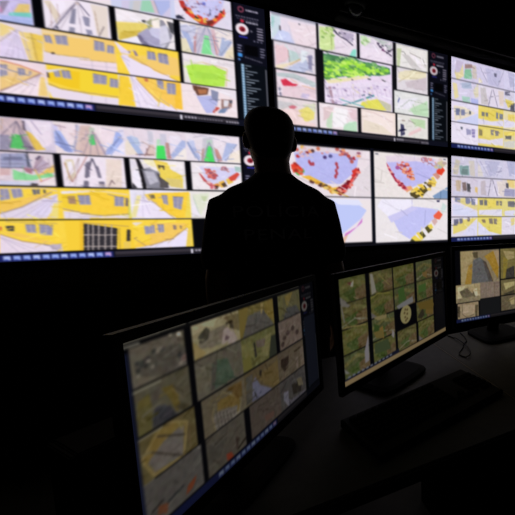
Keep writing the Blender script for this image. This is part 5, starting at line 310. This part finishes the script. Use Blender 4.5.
DIM = dict(M1=(.86, .25), M2=(.86, .12), M3=(1.0, .15))
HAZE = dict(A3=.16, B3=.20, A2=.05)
def picture(key):
    big = key in ('A1', 'B1')
    p = Paint(*((384, 216) if big else (256, 144)))
    p.soft = 2 if big else 1
    if key[0] == 'M': p.grain, p.marks, p.contrast = .45, 16, 24
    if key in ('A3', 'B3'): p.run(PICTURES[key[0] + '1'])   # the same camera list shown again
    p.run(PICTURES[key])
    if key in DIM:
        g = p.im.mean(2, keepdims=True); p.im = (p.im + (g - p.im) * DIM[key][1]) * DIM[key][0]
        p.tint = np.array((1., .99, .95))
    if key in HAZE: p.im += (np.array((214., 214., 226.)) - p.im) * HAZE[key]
    p.clip = (0, 0, 1, 1)
    if key == 'A1': p.panel(); p.taskbar(.014, .0276, 12)
    elif key == 'B1':
        p.panel(); p.taskbar(.03, .0272, 12)
        p.rect((14, 14, 20), 0, 0, .86, .006)
    elif key == 'A2': p.panel(.8); p.taskbar(.05, .026, 10, .9, blue=False); p.rect((90, 92, 110), .0, .0, .86, .010)
    elif key == 'B2':
        p.rect((10, 12, 22), .488, 0, .506, 1); p.rect((16, 16, 22), 0, .97, 1, 1); p.rect((70, 66, 70), .0, .975, .05, .985)
        for u in (.515, .965): p.rect((80, 84, 100), u, .05, u + .02, .058)
    elif key in ('A3', 'B3'): p.panel(.7); p.taskbar(.05, .027, 11, .8)
    elif key == 'M1':
        p.panel(.3); p.taskbar(.27, .028, 12, .42, right=False); p.rect((16, 19, 36), 0, .06, .018, .94); p.rect((14, 16, 24), .885, .3, .99, .93)
    elif key == 'M2':
        p.panel(.25, False); p.rect((9, 9, 12), .868, .47, 1, .94)
        for k in range(11): p.rect((84, 88, 100), .03 + k * .033, .912, .05 + k * .033, .93)
    elif key == 'M3':
        p.panel(.4); p.taskbar(.05, .025, 11, .55, right=False)
    return p

# display strengths: the wall is at full brightness, the desk screens are dimmed
STRENGTH = dict(M1=.22, M2=.17, M3=.40)
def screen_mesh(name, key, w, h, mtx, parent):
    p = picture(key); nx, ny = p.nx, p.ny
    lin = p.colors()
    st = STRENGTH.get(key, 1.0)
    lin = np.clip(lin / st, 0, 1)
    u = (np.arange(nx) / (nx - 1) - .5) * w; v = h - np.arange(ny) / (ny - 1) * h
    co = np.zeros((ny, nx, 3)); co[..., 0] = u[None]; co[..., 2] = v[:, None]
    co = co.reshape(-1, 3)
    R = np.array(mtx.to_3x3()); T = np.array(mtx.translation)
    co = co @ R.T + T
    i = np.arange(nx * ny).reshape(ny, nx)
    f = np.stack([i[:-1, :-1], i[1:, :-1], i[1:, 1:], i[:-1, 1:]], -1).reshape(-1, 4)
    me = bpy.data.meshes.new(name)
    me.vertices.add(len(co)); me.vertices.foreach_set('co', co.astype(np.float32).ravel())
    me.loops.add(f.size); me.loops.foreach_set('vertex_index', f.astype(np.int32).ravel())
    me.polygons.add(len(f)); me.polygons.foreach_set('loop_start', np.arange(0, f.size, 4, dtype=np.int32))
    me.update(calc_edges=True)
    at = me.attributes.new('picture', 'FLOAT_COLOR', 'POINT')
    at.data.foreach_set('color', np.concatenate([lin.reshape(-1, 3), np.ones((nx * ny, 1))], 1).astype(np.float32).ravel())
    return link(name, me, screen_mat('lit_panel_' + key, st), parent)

def bezel_bm(w, h, bl, br, bt, bb, depth, lip, m):
    """front frame: ring of four mitred bars around the display, display plane at y=0"""
    bm = bmesh.new()
    xo0, xo1, zo0, zo1 = -w / 2 - bl, w / 2 + br, -bb, h + bt
    xi0, xi1, zi0, zi1 = -w / 2, w / 2, 0, h
    def quad(y, a): return [bm.verts.new(m @ Vector((x, y, z))) for x, z in a]
    O = [(xo0, zo0), (xo1, zo0), (xo1, zo1), (xo0, zo1)]; I = [(xi0, zi0), (xi1, zi0), (xi1, zi1), (xi0, zi1)]
    of, if_, ob, ib = quad(-lip, O), quad(-lip, I), quad(depth, O), quad(.002, I)
    ib2 = quad(depth, I)
    for k in range(4):
        j = (k + 1) % 4
        bm.faces.new((of[k], of[j], if_[j], if_[k])); bm.faces.new((of[j], of[k], ob[k], ob[j]))
        bm.faces.new((if_[k], if_[j], ib2[j], ib2[k])); bm.faces.new((ob[k], ob[j], ib2[j], ib2[k]))
    for v in ib: bm.verts.remove(v)
    return bm

# ------------------------------------------------------------------ the room
def room_box(name, a0, a1, d0, d1, z0, z1, material, kind='structure', bevel=0):
    bm = B(((a0 + a1) / 2, (d0 + d1) / 2, (z0 + z1) / 2), (a1 - a0, d1 - d0, z1 - z0))
    o = obj(name, bm, material, bevel=bevel); o.rotation_euler = (0, 0, YAW)
    o['kind'] = kind
    return o
A0, A1_, D0, D1 = -3.4, 4.2, -2.6, 2.64
HT = 3.3
room_box('floor', A0 - .1, A1_ + .1, D0 - .1, D1 + .1, -.1, 0, M['floor'])
room_box('ceiling', A0 - .1, A1_ + .1, D0 - .1, D1 + .1, HT, HT + .1, M['ceil'])
room_box('wall_back', A0, A1_, D1, D1 + .1, 0, HT, M['wall'])
room_box('wall_front', A0, A1_, D0 - .1, D0, 0, HT, M['rear'])
room_box('wall_left', A0 - .1, A0, D0, D1, 0, HT, M['wall'])
room_box('wall_right', A1_, A1_ + .1, D0, D1, 0, HT, M['wall'])
room_box('baseboard_back', A0, A1_, D1 - .012, D1, 0, .09, M['trim'])
room_box('trim_1', .62, 3.9, 2.49, D1, 2.600, 2.618, M['rail'])

# ------------------------------------------------------------------ the video wall
W, H = 1.2096, .6804
GAPX, GAPY = .03009, .06084
YW = (.50191, .52437, .54608)
P1 = Vector((-1.07123, 2.28348, -.23581 + CAM_Z))
dirv = lambda a: Vector((math.cos(a), math.sin(a), 0))
O1 = P1
O2 = O1 + dirv(YW[1]) * (W + GAPX / 2) + dirv(YW[2]) * (GAPX / 2)
O0 = O1 - dirv(YW[1]) * (GAPX / 2) - dirv(YW[0]) * (W + GAPX / 2)
WALL_LABELS = {
    'A1': 'upper left wall screen, grid of yellow building feeds and one bright green field',
    'B1': 'lower left wall screen beside the man, grid with green corridors above yellow buildings',
    'A2': 'upper middle wall screen with a large car park and green trees view in its centre',
    'B2': 'lower middle wall screen behind the man, split into four large bluish courtyard views',
    'A3': 'upper right wall screen, small pale corridor and yellow house feeds, topmost at the right edge',
    'B3': 'lower right wall screen of the video wall, directly above the right desk monitor',
}
for c, o in enumerate((O0, O1, O2)):
    for r, row in enumerate('AB'):
        key = row + str(c + 1)
        z = o.z + (H + GAPY if r == 0 else 0)
        ctr = o + dirv(YW[c]) * (W / 2)
        t = empty('wall_display', (ctr.x, ctr.y, z), YW[c])
        setp(t, WALL_LABELS[key], 'screen', 'screens of the video wall')
        I4 = Matrix.Identity(4)
        obj('bezel', bezel_bm(W, H, .0135, .0135, .029, .029, .03, .004, I4), M['bezel'], t)
        obj('rear_casing', B((0, .052, H / 2), (W - .02, .042, H - .02)), M['casing'], t, bevel=.008)
        screen_mesh('screen', key, W, H, Matrix.Translation((0, .001, 0)), t)
        # bracket to the wall behind
        mid = E2.dot(ctr)
        dep = D1 - mid - .004
        obj('wall_bracket', B((0, (.07 + dep - .02) / 2 + .005, H / 2), (.36, dep - .02 - .07, .30)), M['trim'], t)

# dome camera over the upper middle screen
dm = empty('dome_camera', room(.715, D1, 2.60), YAW)
setp(dm, 'small dark round dome camera fixed above the upper middle wall screen', 'camera')
obj('mounting_arm', B((0, -.075, .075), (.05, .15, .04)), M['casing'], dm, bevel=.008)
bm = bmesh.new(); loft(bm, [ringz(z, r, r, 0, -.15, 32) for z, r in ((.035, .066), (.05, .072), (.085, .072), (.10, .062), (.105, .03))], 32)
obj('housing', bm, M['trim'], dm, smooth=True)
bm = bmesh.new(); loft(bm, [ringz(.036 - .058 * math.sin(a), .058 * math.cos(a), .058 * math.cos(a), 0, -.15, 28) for a in (0, .3, .6, .9, 1.2, 1.45)], 28)
obj('dome', bm, M['lens'], dm, smooth=True)

# ------------------------------------------------------------------ desks
def desk(a0, a1, d0, d1, top, label, bandside):
    t = empty('desk', room((a0 + a1) / 2, (d0 + d1) / 2, 0), YAW)
    setp(t, label, 'desk', 'control room desks')
    w, d = a1 - a0, d1 - d0; th = .028
    obj('tabletop', B((0, 0, DESK_Z - th / 2), (w, d, th)), top, t, bevel=.002)
    obj('front_edge', B((0, -d / 2 - .003, DESK_Z - th / 2 - .004), (w, .006, th)), M['deskedge'], t)
    for s in (-1, 1):
        obj('side_panel', B((s * (w / 2 - .03), 0, (DESK_Z - th) / 2), (.025, d - .06, DESK_Z - th)), M['casing'], t)
    obj('modesty_panel', B((0, d / 2 - .12, .45), (w - .085, .018, .5)), M['casing'], t)
    if bandside:
        obj('edge_band', B((bandside * (w / 2 + .0025), 0, DESK_Z - th / 2 + .0008), (.005, d, th)), M['band'], t)
desk(-.15, .688, .685, 1.42, M['desk'], 'grey desk with the keyboard and the middle monitor on it', 1)
desk(.694, 2.3, .685, 1.42, M['desk2'], 'warm grey desk at the right edge under the right monitor', 0)

# ------------------------------------------------------------------ desk monitors
def monitor(key, bl, yaw, tilt, roll, label, st_off=0.0):
    w, h = .531, .299
    d = dirv(yaw); n = Vector((-math.sin(yaw), math.cos(yaw), 0))
    bl = Vector(bl) + Vector((0, 0, CAM_Z))
    mw = Matrix.Rotation(yaw, 4, 'Z') @ Matrix.Rotation(-tilt, 4, 'X') @ Matrix.Rotation(-roll, 4, 'Y')
    ctr = bl + mw.to_3x3() @ Vector((w / 2, 0, 0))
    t = empty('desk_monitor', (ctr.x, ctr.y, DESK_Z), yaw)
    setp(t, label, 'monitor', 'monitors on the desks')
    m = Matrix.Translation((0, 0, ctr.z - DESK_Z)) @ Matrix.Rotation(-tilt, 4, 'X') @ Matrix.Rotation(-roll, 4, 'Y')
    obj('bezel', bezel_bm(w, h, .013, .013, .016, .02, .011, .003, m), M['bezel'], t)
    bm = bmesh.new()
    loft(bm, [[m @ Vector((sx * ww / 2, y, h / 2 + sz * hh / 2)) for sx, sz in ((-1, -1), (1, -1), (1, 1), (-1, 1))] for y, ww, hh in ((.006, w + .016, h + .016), (.014, w + .004, h + .004), (.040, w * .66, h * .62), (.048, w * .5, h * .45))], 4)
    obj('rear_casing', bm, M['casing'], t, bevel=.004)
    screen_mesh('screen', key, w, h, m @ Matrix.Translation((0, .001, 0)), t)
    bm = bmesh.new()
    top = ctr.z - DESK_Z + .15
    loft(bm, [ringz(z, .03, .012, st_off, y, 16, 4) for z, y in ((.014, .105), (.06, .103), (top - .08, .085), (top, .068))], 16)
    obj('stand_neck', bm, M['casing'], t)
    bm = bmesh.new()
    loft(bm, [ringz(z, rx, ry, st_off, .075, 40, 5) for z, rx, ry in ((.0005, .118, .098), (.006, .12, .10), (.011, .118, .098), (.016, .10, .08))], 40)
    obj('stand_base', bm, M['casing'], t)
    bm = bmesh.new(); box(bm, (w / 2 - .03, -.0055, -.012), (.012, .003, .004), m)
    obj('power_button', bm, M['trim'], t)
    return t
monitor('M1', (-.4318, .4606, -.4742), 1.4649, .0469, -.0288, 'nearest desk monitor at lower left, seen steeply from the side, dim grid of camera feeds')
monitor('M2', (-.2879, .9333, -.4736), 1.0416, .0339, .0126, 'middle desk monitor showing rows of green field feeds over a tan bottom bar')
monitor('M3', (.0219, 1.4356, -.4514), .5298, .0532, 0, 'right desk monitor cut by the right frame edge, large corridor feed above small ones')

# ------------------------------------------------------------------ keyboard
kb = empty('keyboard', room(.437, .884, DESK_Z), YAW + .243)
setp(kb, 'black keyboard lying on the grey desk in front of the middle monitor', 'keyboard')
KW, KD = .45, .185
bm = bmesh.new()
loft(bm, [[(sx * (KW / 2 - i), sy * (KD / 2 - i), z + (.008 if sy > 0 and z > .005 else 0)) for sx, sy in ((-1, -1), (1, -1), (1, 1), (-1, 1))] for z, i in ((.0005, .003), (.003, 0), (.013, 0), (.016, .003))], 4)
obj('keyboard_case', bm, M['bezel'], kb)
key_meshes = {}
def key(x, y, w):
    k = round(w, 3)
    if k not in key_meshes:
        bm = bmesh.new()
        loft(bm, [[(sx * (w / 2 - i), sy * (.0085 - i), z) for sx, sy in ((-1, -1), (1, -1), (1, 1), (-1, 1))] for z, i in ((0, .0), (.005, .0012), (.006, .002))], 4)
        me = bpy.data.meshes.new('key'); bm.to_mesh(me); bm.free(); me.materials.append(M['keys']); key_meshes[k] = me
    o = bpy.data.objects.new('key', key_meshes[k]); COL.objects.link(o); o.parent = kb
    o.location = (x, y, .0165 + (y + KD / 2) / KD * .0078); o.rotation_euler = (.043, 0, 0)
U = .0189
x0 = -KW / 2 + .016
rows = [[1] * 13, [1] * 13 + [2], [1.5] + [1] * 12 + [1.5], [1.8] + [1] * 11 + [2.2], [2.3] + [1] * 10 + [2.7], [1.3, 1.3, 1.3, 6.2, 1.3, 1.3, 1.3, 1]]
for r, row in enumerate(rows):
    x = x0; y = KD / 2 - .022 - r * .0215 - (.005 if r else 0)
    gap = (15 - sum(row)) / max(1, len(row) - 1) if r == 0 else 0
    for w in row:
        key(x + w * U / 2, y, w * U - .002); x += (w + gap) * U
for r in range(5):
    for c in range(4):
        if (r, c) in ((4, 1),): continue
        key(x0 + 15.4 * U + 3.3 * U + (c + .5) * U, KD / 2 - .027 - (r + 1) * .0215, U - .002)
for c, r in ((0, 5), (1, 5), (2, 5), (1, 4)):
    key(x0 + 15.35 * U + (c + .5) * U, KD / 2 - .027 - r * .0215, U - .002)

# cable on the right desk
bm = bmesh.new()
cp = [(.862, 1.405), (.85, 1.35), (.83, 1.30), (.80, 1.275), (.768, 1.235), (.736, 1.205), (.722, 1.18), (.735, 1.145), (.765, 1.17), (.79, 1.23), (.80, 1.30), (.80, 1.36), (.79, 1.405)]
pts = []
for i in range(len(cp) - 1):
    a, b, c, d = [Vector(cp[max(0, min(len(cp) - 1, i + k))]) for k in (-1, 0, 1, 2)]
    for s in range(6):
        t = s / 6
        q = .5 * ((2 * b) + (c - a) * t + (2 * a - 5 * b + 4 * c - d) * t * t + (3 * b - a - 3 * c + d) * t ** 3)
        lift = .004 if 6 < i < 11 else 0
        pts.append(room(q.x, q.y, DESK_Z + .0027 + lift))
tube(bm, pts, .0024, 8)
setp(obj('cable', bm, M['rubber'], smooth=True), 'thin black cable looped on the warm grey desk below the right monitor', 'cable')

# ------------------------------------------------------------------ computer tower and chair left of the desks
tw = empty('computer_tower', room(-.445, 1.923, 0), YAW - .96)
setp(tw, 'dark computer tower standing on the floor left of the grey desk', 'computer')
obj('case', B((0, 0, .235), (.2, .42, .43)), M['casing'], tw, bevel=.006)
obj('front_panel', B((0, -.219, .235), (.19, .018, .42)), M['casing'], tw, bevel=.005)
obj('drive_bay', B((0, -.2295, .38), (.15, .004, .04)), M['bezel'], tw)
bm = bmesh.new(); tube(bm, [(0, -.2275, .30), (0, -.232, .30)], .009, 16); obj('power_button', bm, M['trim'], tw)
for sx in (-1, 1):
    for sy in (-1, 1):
        obj('foot', B((sx * .08, sy * .17, .0105), (.03, .03, .02)), M['rubber'], tw)

ch = empty('office_chair', room(-1.10, 1.62, 0), YAW + 2.5)
setp(ch, 'black office chair with armrests on the dark floor at lower left', 'chair')
bm = bmesh.new(); loft(bm, [ringz(z, rx, ry, 0, 0, 40, 3.5) for z, rx, ry in ((.43, .20, .20), (.445, .235, .23), (.475, .24, .235), (.50, .225, .22), (.508, .17, .17))], 40)
obj('seat', bm, M['chair'], ch, smooth=True)
bm = bmesh.new(); loft(bm, [[Vector((x * rx, .235 + y + (z - .5) * .12 + .04 * (x * x), z)) for x, y in ((-1, -.02), (-.5, -.028), (0, -.03), (.5, -.028), (1, -.02), (1, .02), (.5, .03), (0, .032), (-.5, .03), (-1, .02))] for z, rx in ((.58, .17), (.60, .21), (.75, .235), (.95, .23), (1.05, .20), (1.07, .15))], 10)
obj('backrest', bm, M['chair'], ch, smooth=True)
bm = bmesh.new(); tube(bm, [(0, .10, .435), (0, .24, .42), (0, .30, .46), (0, .312, .62)], [.02, .022, .022, .02], 12); obj('back_support', bm, M['casing'], ch, smooth=True)
bm = bmesh.new(); tube(bm, [(0, 0, .10), (0, 0, .30)], .028, 20); tube(bm, [(0, 0, .28), (0, 0, .44)], .018, 16); obj('gas_column', bm, M['casing'], ch)
for k in range(5):
    a = k * 2 * math.pi / 5 + .3; c, s = math.cos(a), math.sin(a)
    bm = bmesh.new(); tube(bm, [(c * .02, s * .02, .115), (c * .15, s * .15, .10), (c * .29, s * .29, .075)], [.028, .022, .016], 10)
    leg = obj('leg', bm, M['casing'], ch, smooth=True)
    bm = bmesh.new()
    for o in (-.012, .012): tube(bm, [(c * .29 - s * (o - .008), s * .29 + c * (o - .008), .0285), (c * .29 - s * (o + .008), s * .29 + c * (o + .008), .0285)], .028, 16)
    tube(bm, [(c * .29, s * .29, .028), (c * .29, s * .29, .075)], .007, 8)
    obj('caster', bm, M['rubber'], leg)
for s in (-1, 1):
    bm = bmesh.new(); tube(bm, [(s * .16, .02, .44), (s * .27, .02, .45), (s * .285, .02, .55), (s * .275, .02, .672)], .014, 10)
    arm = obj('armrest', bm, M['casing'], ch, smooth=True)
    obj('arm_pad', B((s * .275, -.02, .685), (.07, .26, .03)), M['rubber'], arm, bevel=.01)

# ------------------------------------------------------------------ the man
PX, PD = -.695, 1.43
def v3(*a): return Vector(a)
body = bmesh.new()
# trunk and neck (x right, y the way he faces, z up)
loft(body, [ringz(z, rx, ry, 0, cy, 28, 2.3) for z, rx, ry, cy in (
    (.80, .10, .07, -.01), (.83, .155, .105, -.01), (.90, .170, .118, -.012), (.98, .163, .108, -.005), (1.06, .150, .100, .0), (1.15, .160, .108, .0),
    (1.25, .178, .120, -.004), (1.32, .176, .112, -.01), (1.365, .155, .092, -.014), (1.40, .120, .074, -.016), (1.425, .090, .066, -.014), (1.45, .066, .060, -.008),
    (1.48, .063, .060, .0), (1.53, .063, .062, .008))], 28)
# head
loft(body, [ringz(z, rx, ry, 0, cy, 28, 2.15) for z, rx, ry, cy in (
    (1.478, .030, .034, .045), (1.49, .048, .058, .032), (1.515, .065, .076, .020), (1.55, .074, .088, .012), (1.59, .076, .096, .004), (1.625, .079, .099, -.002),
    (1.655, .076, .094, -.006), (1.68, .062, .078, -.008), (1.693, .042, .054, -.008), (1.699, .018, .024, -.008))], 28)
limb(body, [v3(0, .098, 1.605), v3(0, .108, 1.585), v3(0, .114, 1.572)], [.008, .011, .014], 12)      # nose
blob(body, (0, .098, 1.538), (.024, .010, .006)); blob(body, (0, .096, 1.528), (.021, .010, .007)); blob(body, (0, .088, 1.493), (.022, .018, .016))   # lips, chin
blob(body, (0, .088, 1.625), (.055, .014, .009))                                                       # brow
for s in (-1, 1):                                                                                       # ears
    blob(body, (s * .083, -.006, 1.583), (.010, .019, .031), Matrix.Rotation(s * .3, 3, 'Z'))
HANDS = []
for s in (-1, 1):
    sh, el, wr = v3(s * .160, -.012, 1.312), v3(s * .206, -.035, 1.075), v3(s * .212, .03, .835)
    limb(body, [sh, sh.lerp(el, .35), sh.lerp(el, .75), el, el.lerp(wr, .25), el.lerp(wr, .6), wr], [.048, .046, .043, .041, .042, .036, .028])
    # hand: palm and five bent fingers, hanging, back of the hand outwards
    ax = (wr - el).normalized(); f = v3(0, 1, 0); f = (f - ax * f.dot(ax)).normalized(); side = v3(s, 0, 0)
    def hp(a, b, c): return wr + ax * a + f * b - side * c
    loft(body, [[hp(a, b * math.cos(t), th * math.sin(t)) for t in [2 * math.pi * k / 16 for k in range(16)]] for a, b, th in ((-.02, .024, .022), (.01, .030, .018), (.045, .040, .016), (.085, .042, .014), (.098, .036, .010))], 16)
    for b, ln, c0 in ((.031, .072, 0), (.0105, .080, 0), (-.0105, .074, 0), (-.031, .058, 0)):
        limb(body, [hp(.075, b, 0), hp(.095, b, .001), hp(.095 + ln * .42, b * 1.05, .010), hp(.095 + ln * .72, b * 1.05, .022), hp(.095 + ln * .92, b * 1.05, .036)], [.010, .0098, .0092, .0086, .0075], 12)
    limb(body, [hp(.02, .026, .004), hp(.045, .050, .010), hp(.075, .062, .016), hp(.098, .066, .022)], [.014, .0125, .011, .009], 12)
    hip, kn, an = v3(s * .088, -.005, .88), v3(s * .105, .012, .48), v3(s * .118, -.015, .085)
    limb(body, [hip, hip.lerp(kn, .4), hip.lerp(kn, .8), kn, kn.lerp(an, .3), kn.lerp(an, .7), an], [.082, .074, .058, .054, .054, .042, .037])
    limb(body, [an + v3(0, -.03, -.045), an + v3(0, .06, -.05), an + v3(s * .01, .14, -.058)], [.034, .036, .026])
def lean(bm):
    for v in bm.verts: v.co.x += .009 * min(1, max(0, (1.50 - v.co.z) / .06))
lean(body)
person = fuse('person', body, M['skin'], voxel=.0042, it=4)
person.location = room(0, 0) + v3(PX, PD, 0); person.rotation_euler = (0, 0, YAW)
setp(person, 'man standing with his back to us in a dark shirt, watching the wall screens', 'person')

hair = bmesh.new()
loft(hair, [ringz(z, rx, ry, 0, cy, 32, 2.15) for z, rx, ry, cy in (
    (1.520, .050, .030, -.046), (1.545, .066, .052, -.040), (1.575, .077, .074, -.028), (1.61, .084, .088, -.018), (1.64, .086, .095, -.012), (1.665, .081, .092, -.010),
    (1.686, .068, .078, -.010), (1.700, .048, .056, -.010), (1.707, .022, .026, -.010))], 32)
fuse('hair', hair, M['hair'], person, .0045, 3)
for s in (-1, 1):
    bm = bmesh.new(); blob(bm, (s * .031, .086, 1.606), (.012, .012, .011)); eye = obj('eye', bm, M['eye'], person, smooth=True)
    bm = bmesh.new(); blob(bm, (s * .031, .0955, 1.606), (.0052, .0035, .0052)); obj('iris', bm, M['hair'], eye, smooth=True)

shirt = bmesh.new()
loft(shirt, [ringz(z, rx, ry, 0, cy, 32, 2.4) for z, rx, ry, cy in (
    (.90, .188, .134, -.012), (.98, .182, .126, -.005), (1.06, .172, .118, .0), (1.15, .180, .124, .0), (1.25, .196, .134, -.004), (1.32, .200, .128, -.01), (1.355, .196, .112, -.014),
    (1.375, .188, .100, -.016), (1.405, .157, .086, -.016), (1.43, .106, .075, -.013), (1.455, .072, .067, -.008), (1.466, .066, .064, -.006))], 32)
for s in (-1, 1):
    sh, el = v3(s * .168, -.012, 1.326), v3(s * .206, -.035, 1.075)
    limb(shirt, [sh + v3(-s * .05, 0, .025), sh, sh.lerp(el, .25), sh.lerp(el, .5), sh.lerp(el, .72)], [.055, .065, .064, .063, .064])
lean(shirt)
sh_o = fuse('shirt', shirt, M['shirt'], person, .006, 16)

# lettering printed across the back
def lettering(text, z, width, height):
    cu = bpy.data.curves.new('lettering', 'FONT'); cu.body = text; cu.align_x = 'CENTER'; cu.size = 1; cu.space_character = 1.12
    t = bpy.data.objects.new('tmp', cu); COL.objects.link(t)
    me = bpy.data.meshes.new_from_object(t.evaluated_get(bpy.context.evaluated_depsgraph_get()))
    bpy.data.objects.remove(t)
    bm = bmesh.new(); bm.from_mesh(me); bpy.data.meshes.remove(me)
    for k in range(2): bmesh.ops.subdivide_edges(bm, edges=[e for e in bm.edges if e.calc_length() > .12], cuts=2)
    bmesh.ops.triangulate(bm, faces=bm.faces)
    xs = [v.co.x for v in bm.verts]; ys = [v.co.y for v in bm.verts]
    w = max(xs) - min(xs); cx = (max(xs) + min(xs)) / 2
    S = sh_o.data; S.calc_loop_triangles()
    bvh = BVHTree.FromPolygons([v.co for v in S.vertices], [p.vertices for p in S.polygons])
    for v in bm.verts:
        x = .006 + (v.co.x - cx) / w * width; zz = z + v.co.y / .72 * height
        hit = bvh.ray_cast(Vector((x, -.6, zz)), Vector((0, 1, 0)))
        v.co = Vector((x, (hit[0].y if hit[0] else -.12) - .0018, zz))
    return obj('lettering', bm, M['print'], sh_o)
lettering('POLÍCIA', 1.300, .285, .040)
lettering('PENAL', 1.218, .225, .040)

tro = bmesh.new()
loft(tro, [ringz(z, rx, ry, 0, cy, 28, 2.3) for z, rx, ry, cy in ((.80, .13, .10, -.01), (.83, .172, .122, -.012), (.90, .180, .127, -.012), (.97, .174, .119, -.006))], 28)
for s in (-1, 1):
    hip, kn, an = v3(s * .088, -.005, .88), v3(s * .105, .012, .48), v3(s * .118, -.012, .10)
    limb(tro, [hip, hip.lerp(kn, .4), kn, kn.lerp(an, .5), an, an + v3(0, 0, -.035)], [.094, .088, .072, .068, .064, .062])
lean(tro)
fuse('trousers', tro, M['trous'], person, .007, 4)
for s in (-1, 1):
    bm = bmesh.new()
    an = v3(s * .118 + .009, -.015, 0)
    loft(bm, [[an + v3(rx * math.cos(t) + s * dx, cy + ry * math.sin(t), z) for t in [2 * math.pi * k / 24 for k in range(24)]] for z, rx, ry, cy, dx in ((.001, .048, .145, .045, .004), (.02, .052, .150, .045, .004), (.045, .050, .138, .038, .003), (.07, .046, .10, .012, .001), (.095, .044, .062, -.008, 0))], 24)
    shoe = obj('shoe', bm, M['leather'], person, smooth=True)


# ------------------------------------------------------------------ camera and light
cam = bpy.data.cameras.new('camera'); co = bpy.data.objects.new('camera', cam); COL.objects.link(co)
co.location = (0, 0, CAM_Z)
co.rotation_euler = Euler((math.pi / 2 - .11163, 0, 0))
cam.sensor_fit = 'HORIZONTAL'; cam.sensor_width = 36
cam.lens = 361.36 / 515 * 36
cam.shift_x = (257.5 - 450.925) / 515
cam.shift_y = (253.0 - 257.5) / 515
cam.clip_start = .02
SC.camera = co
w = bpy.data.worlds.new('world'); SC.world = w; w.use_nodes = True
w.node_tree.nodes['Background'].inputs[0].default_value = (0, 0, 0, 1)
w.node_tree.nodes['Background'].inputs[1].default_value = 0
SC.view_settings.view_transform = 'Standard'; SC.view_settings.look = 'None'
SC.view_settings.gamma = 1; SC.view_settings.exposure = 0
SC.view_settings.use_curve_mapping = False
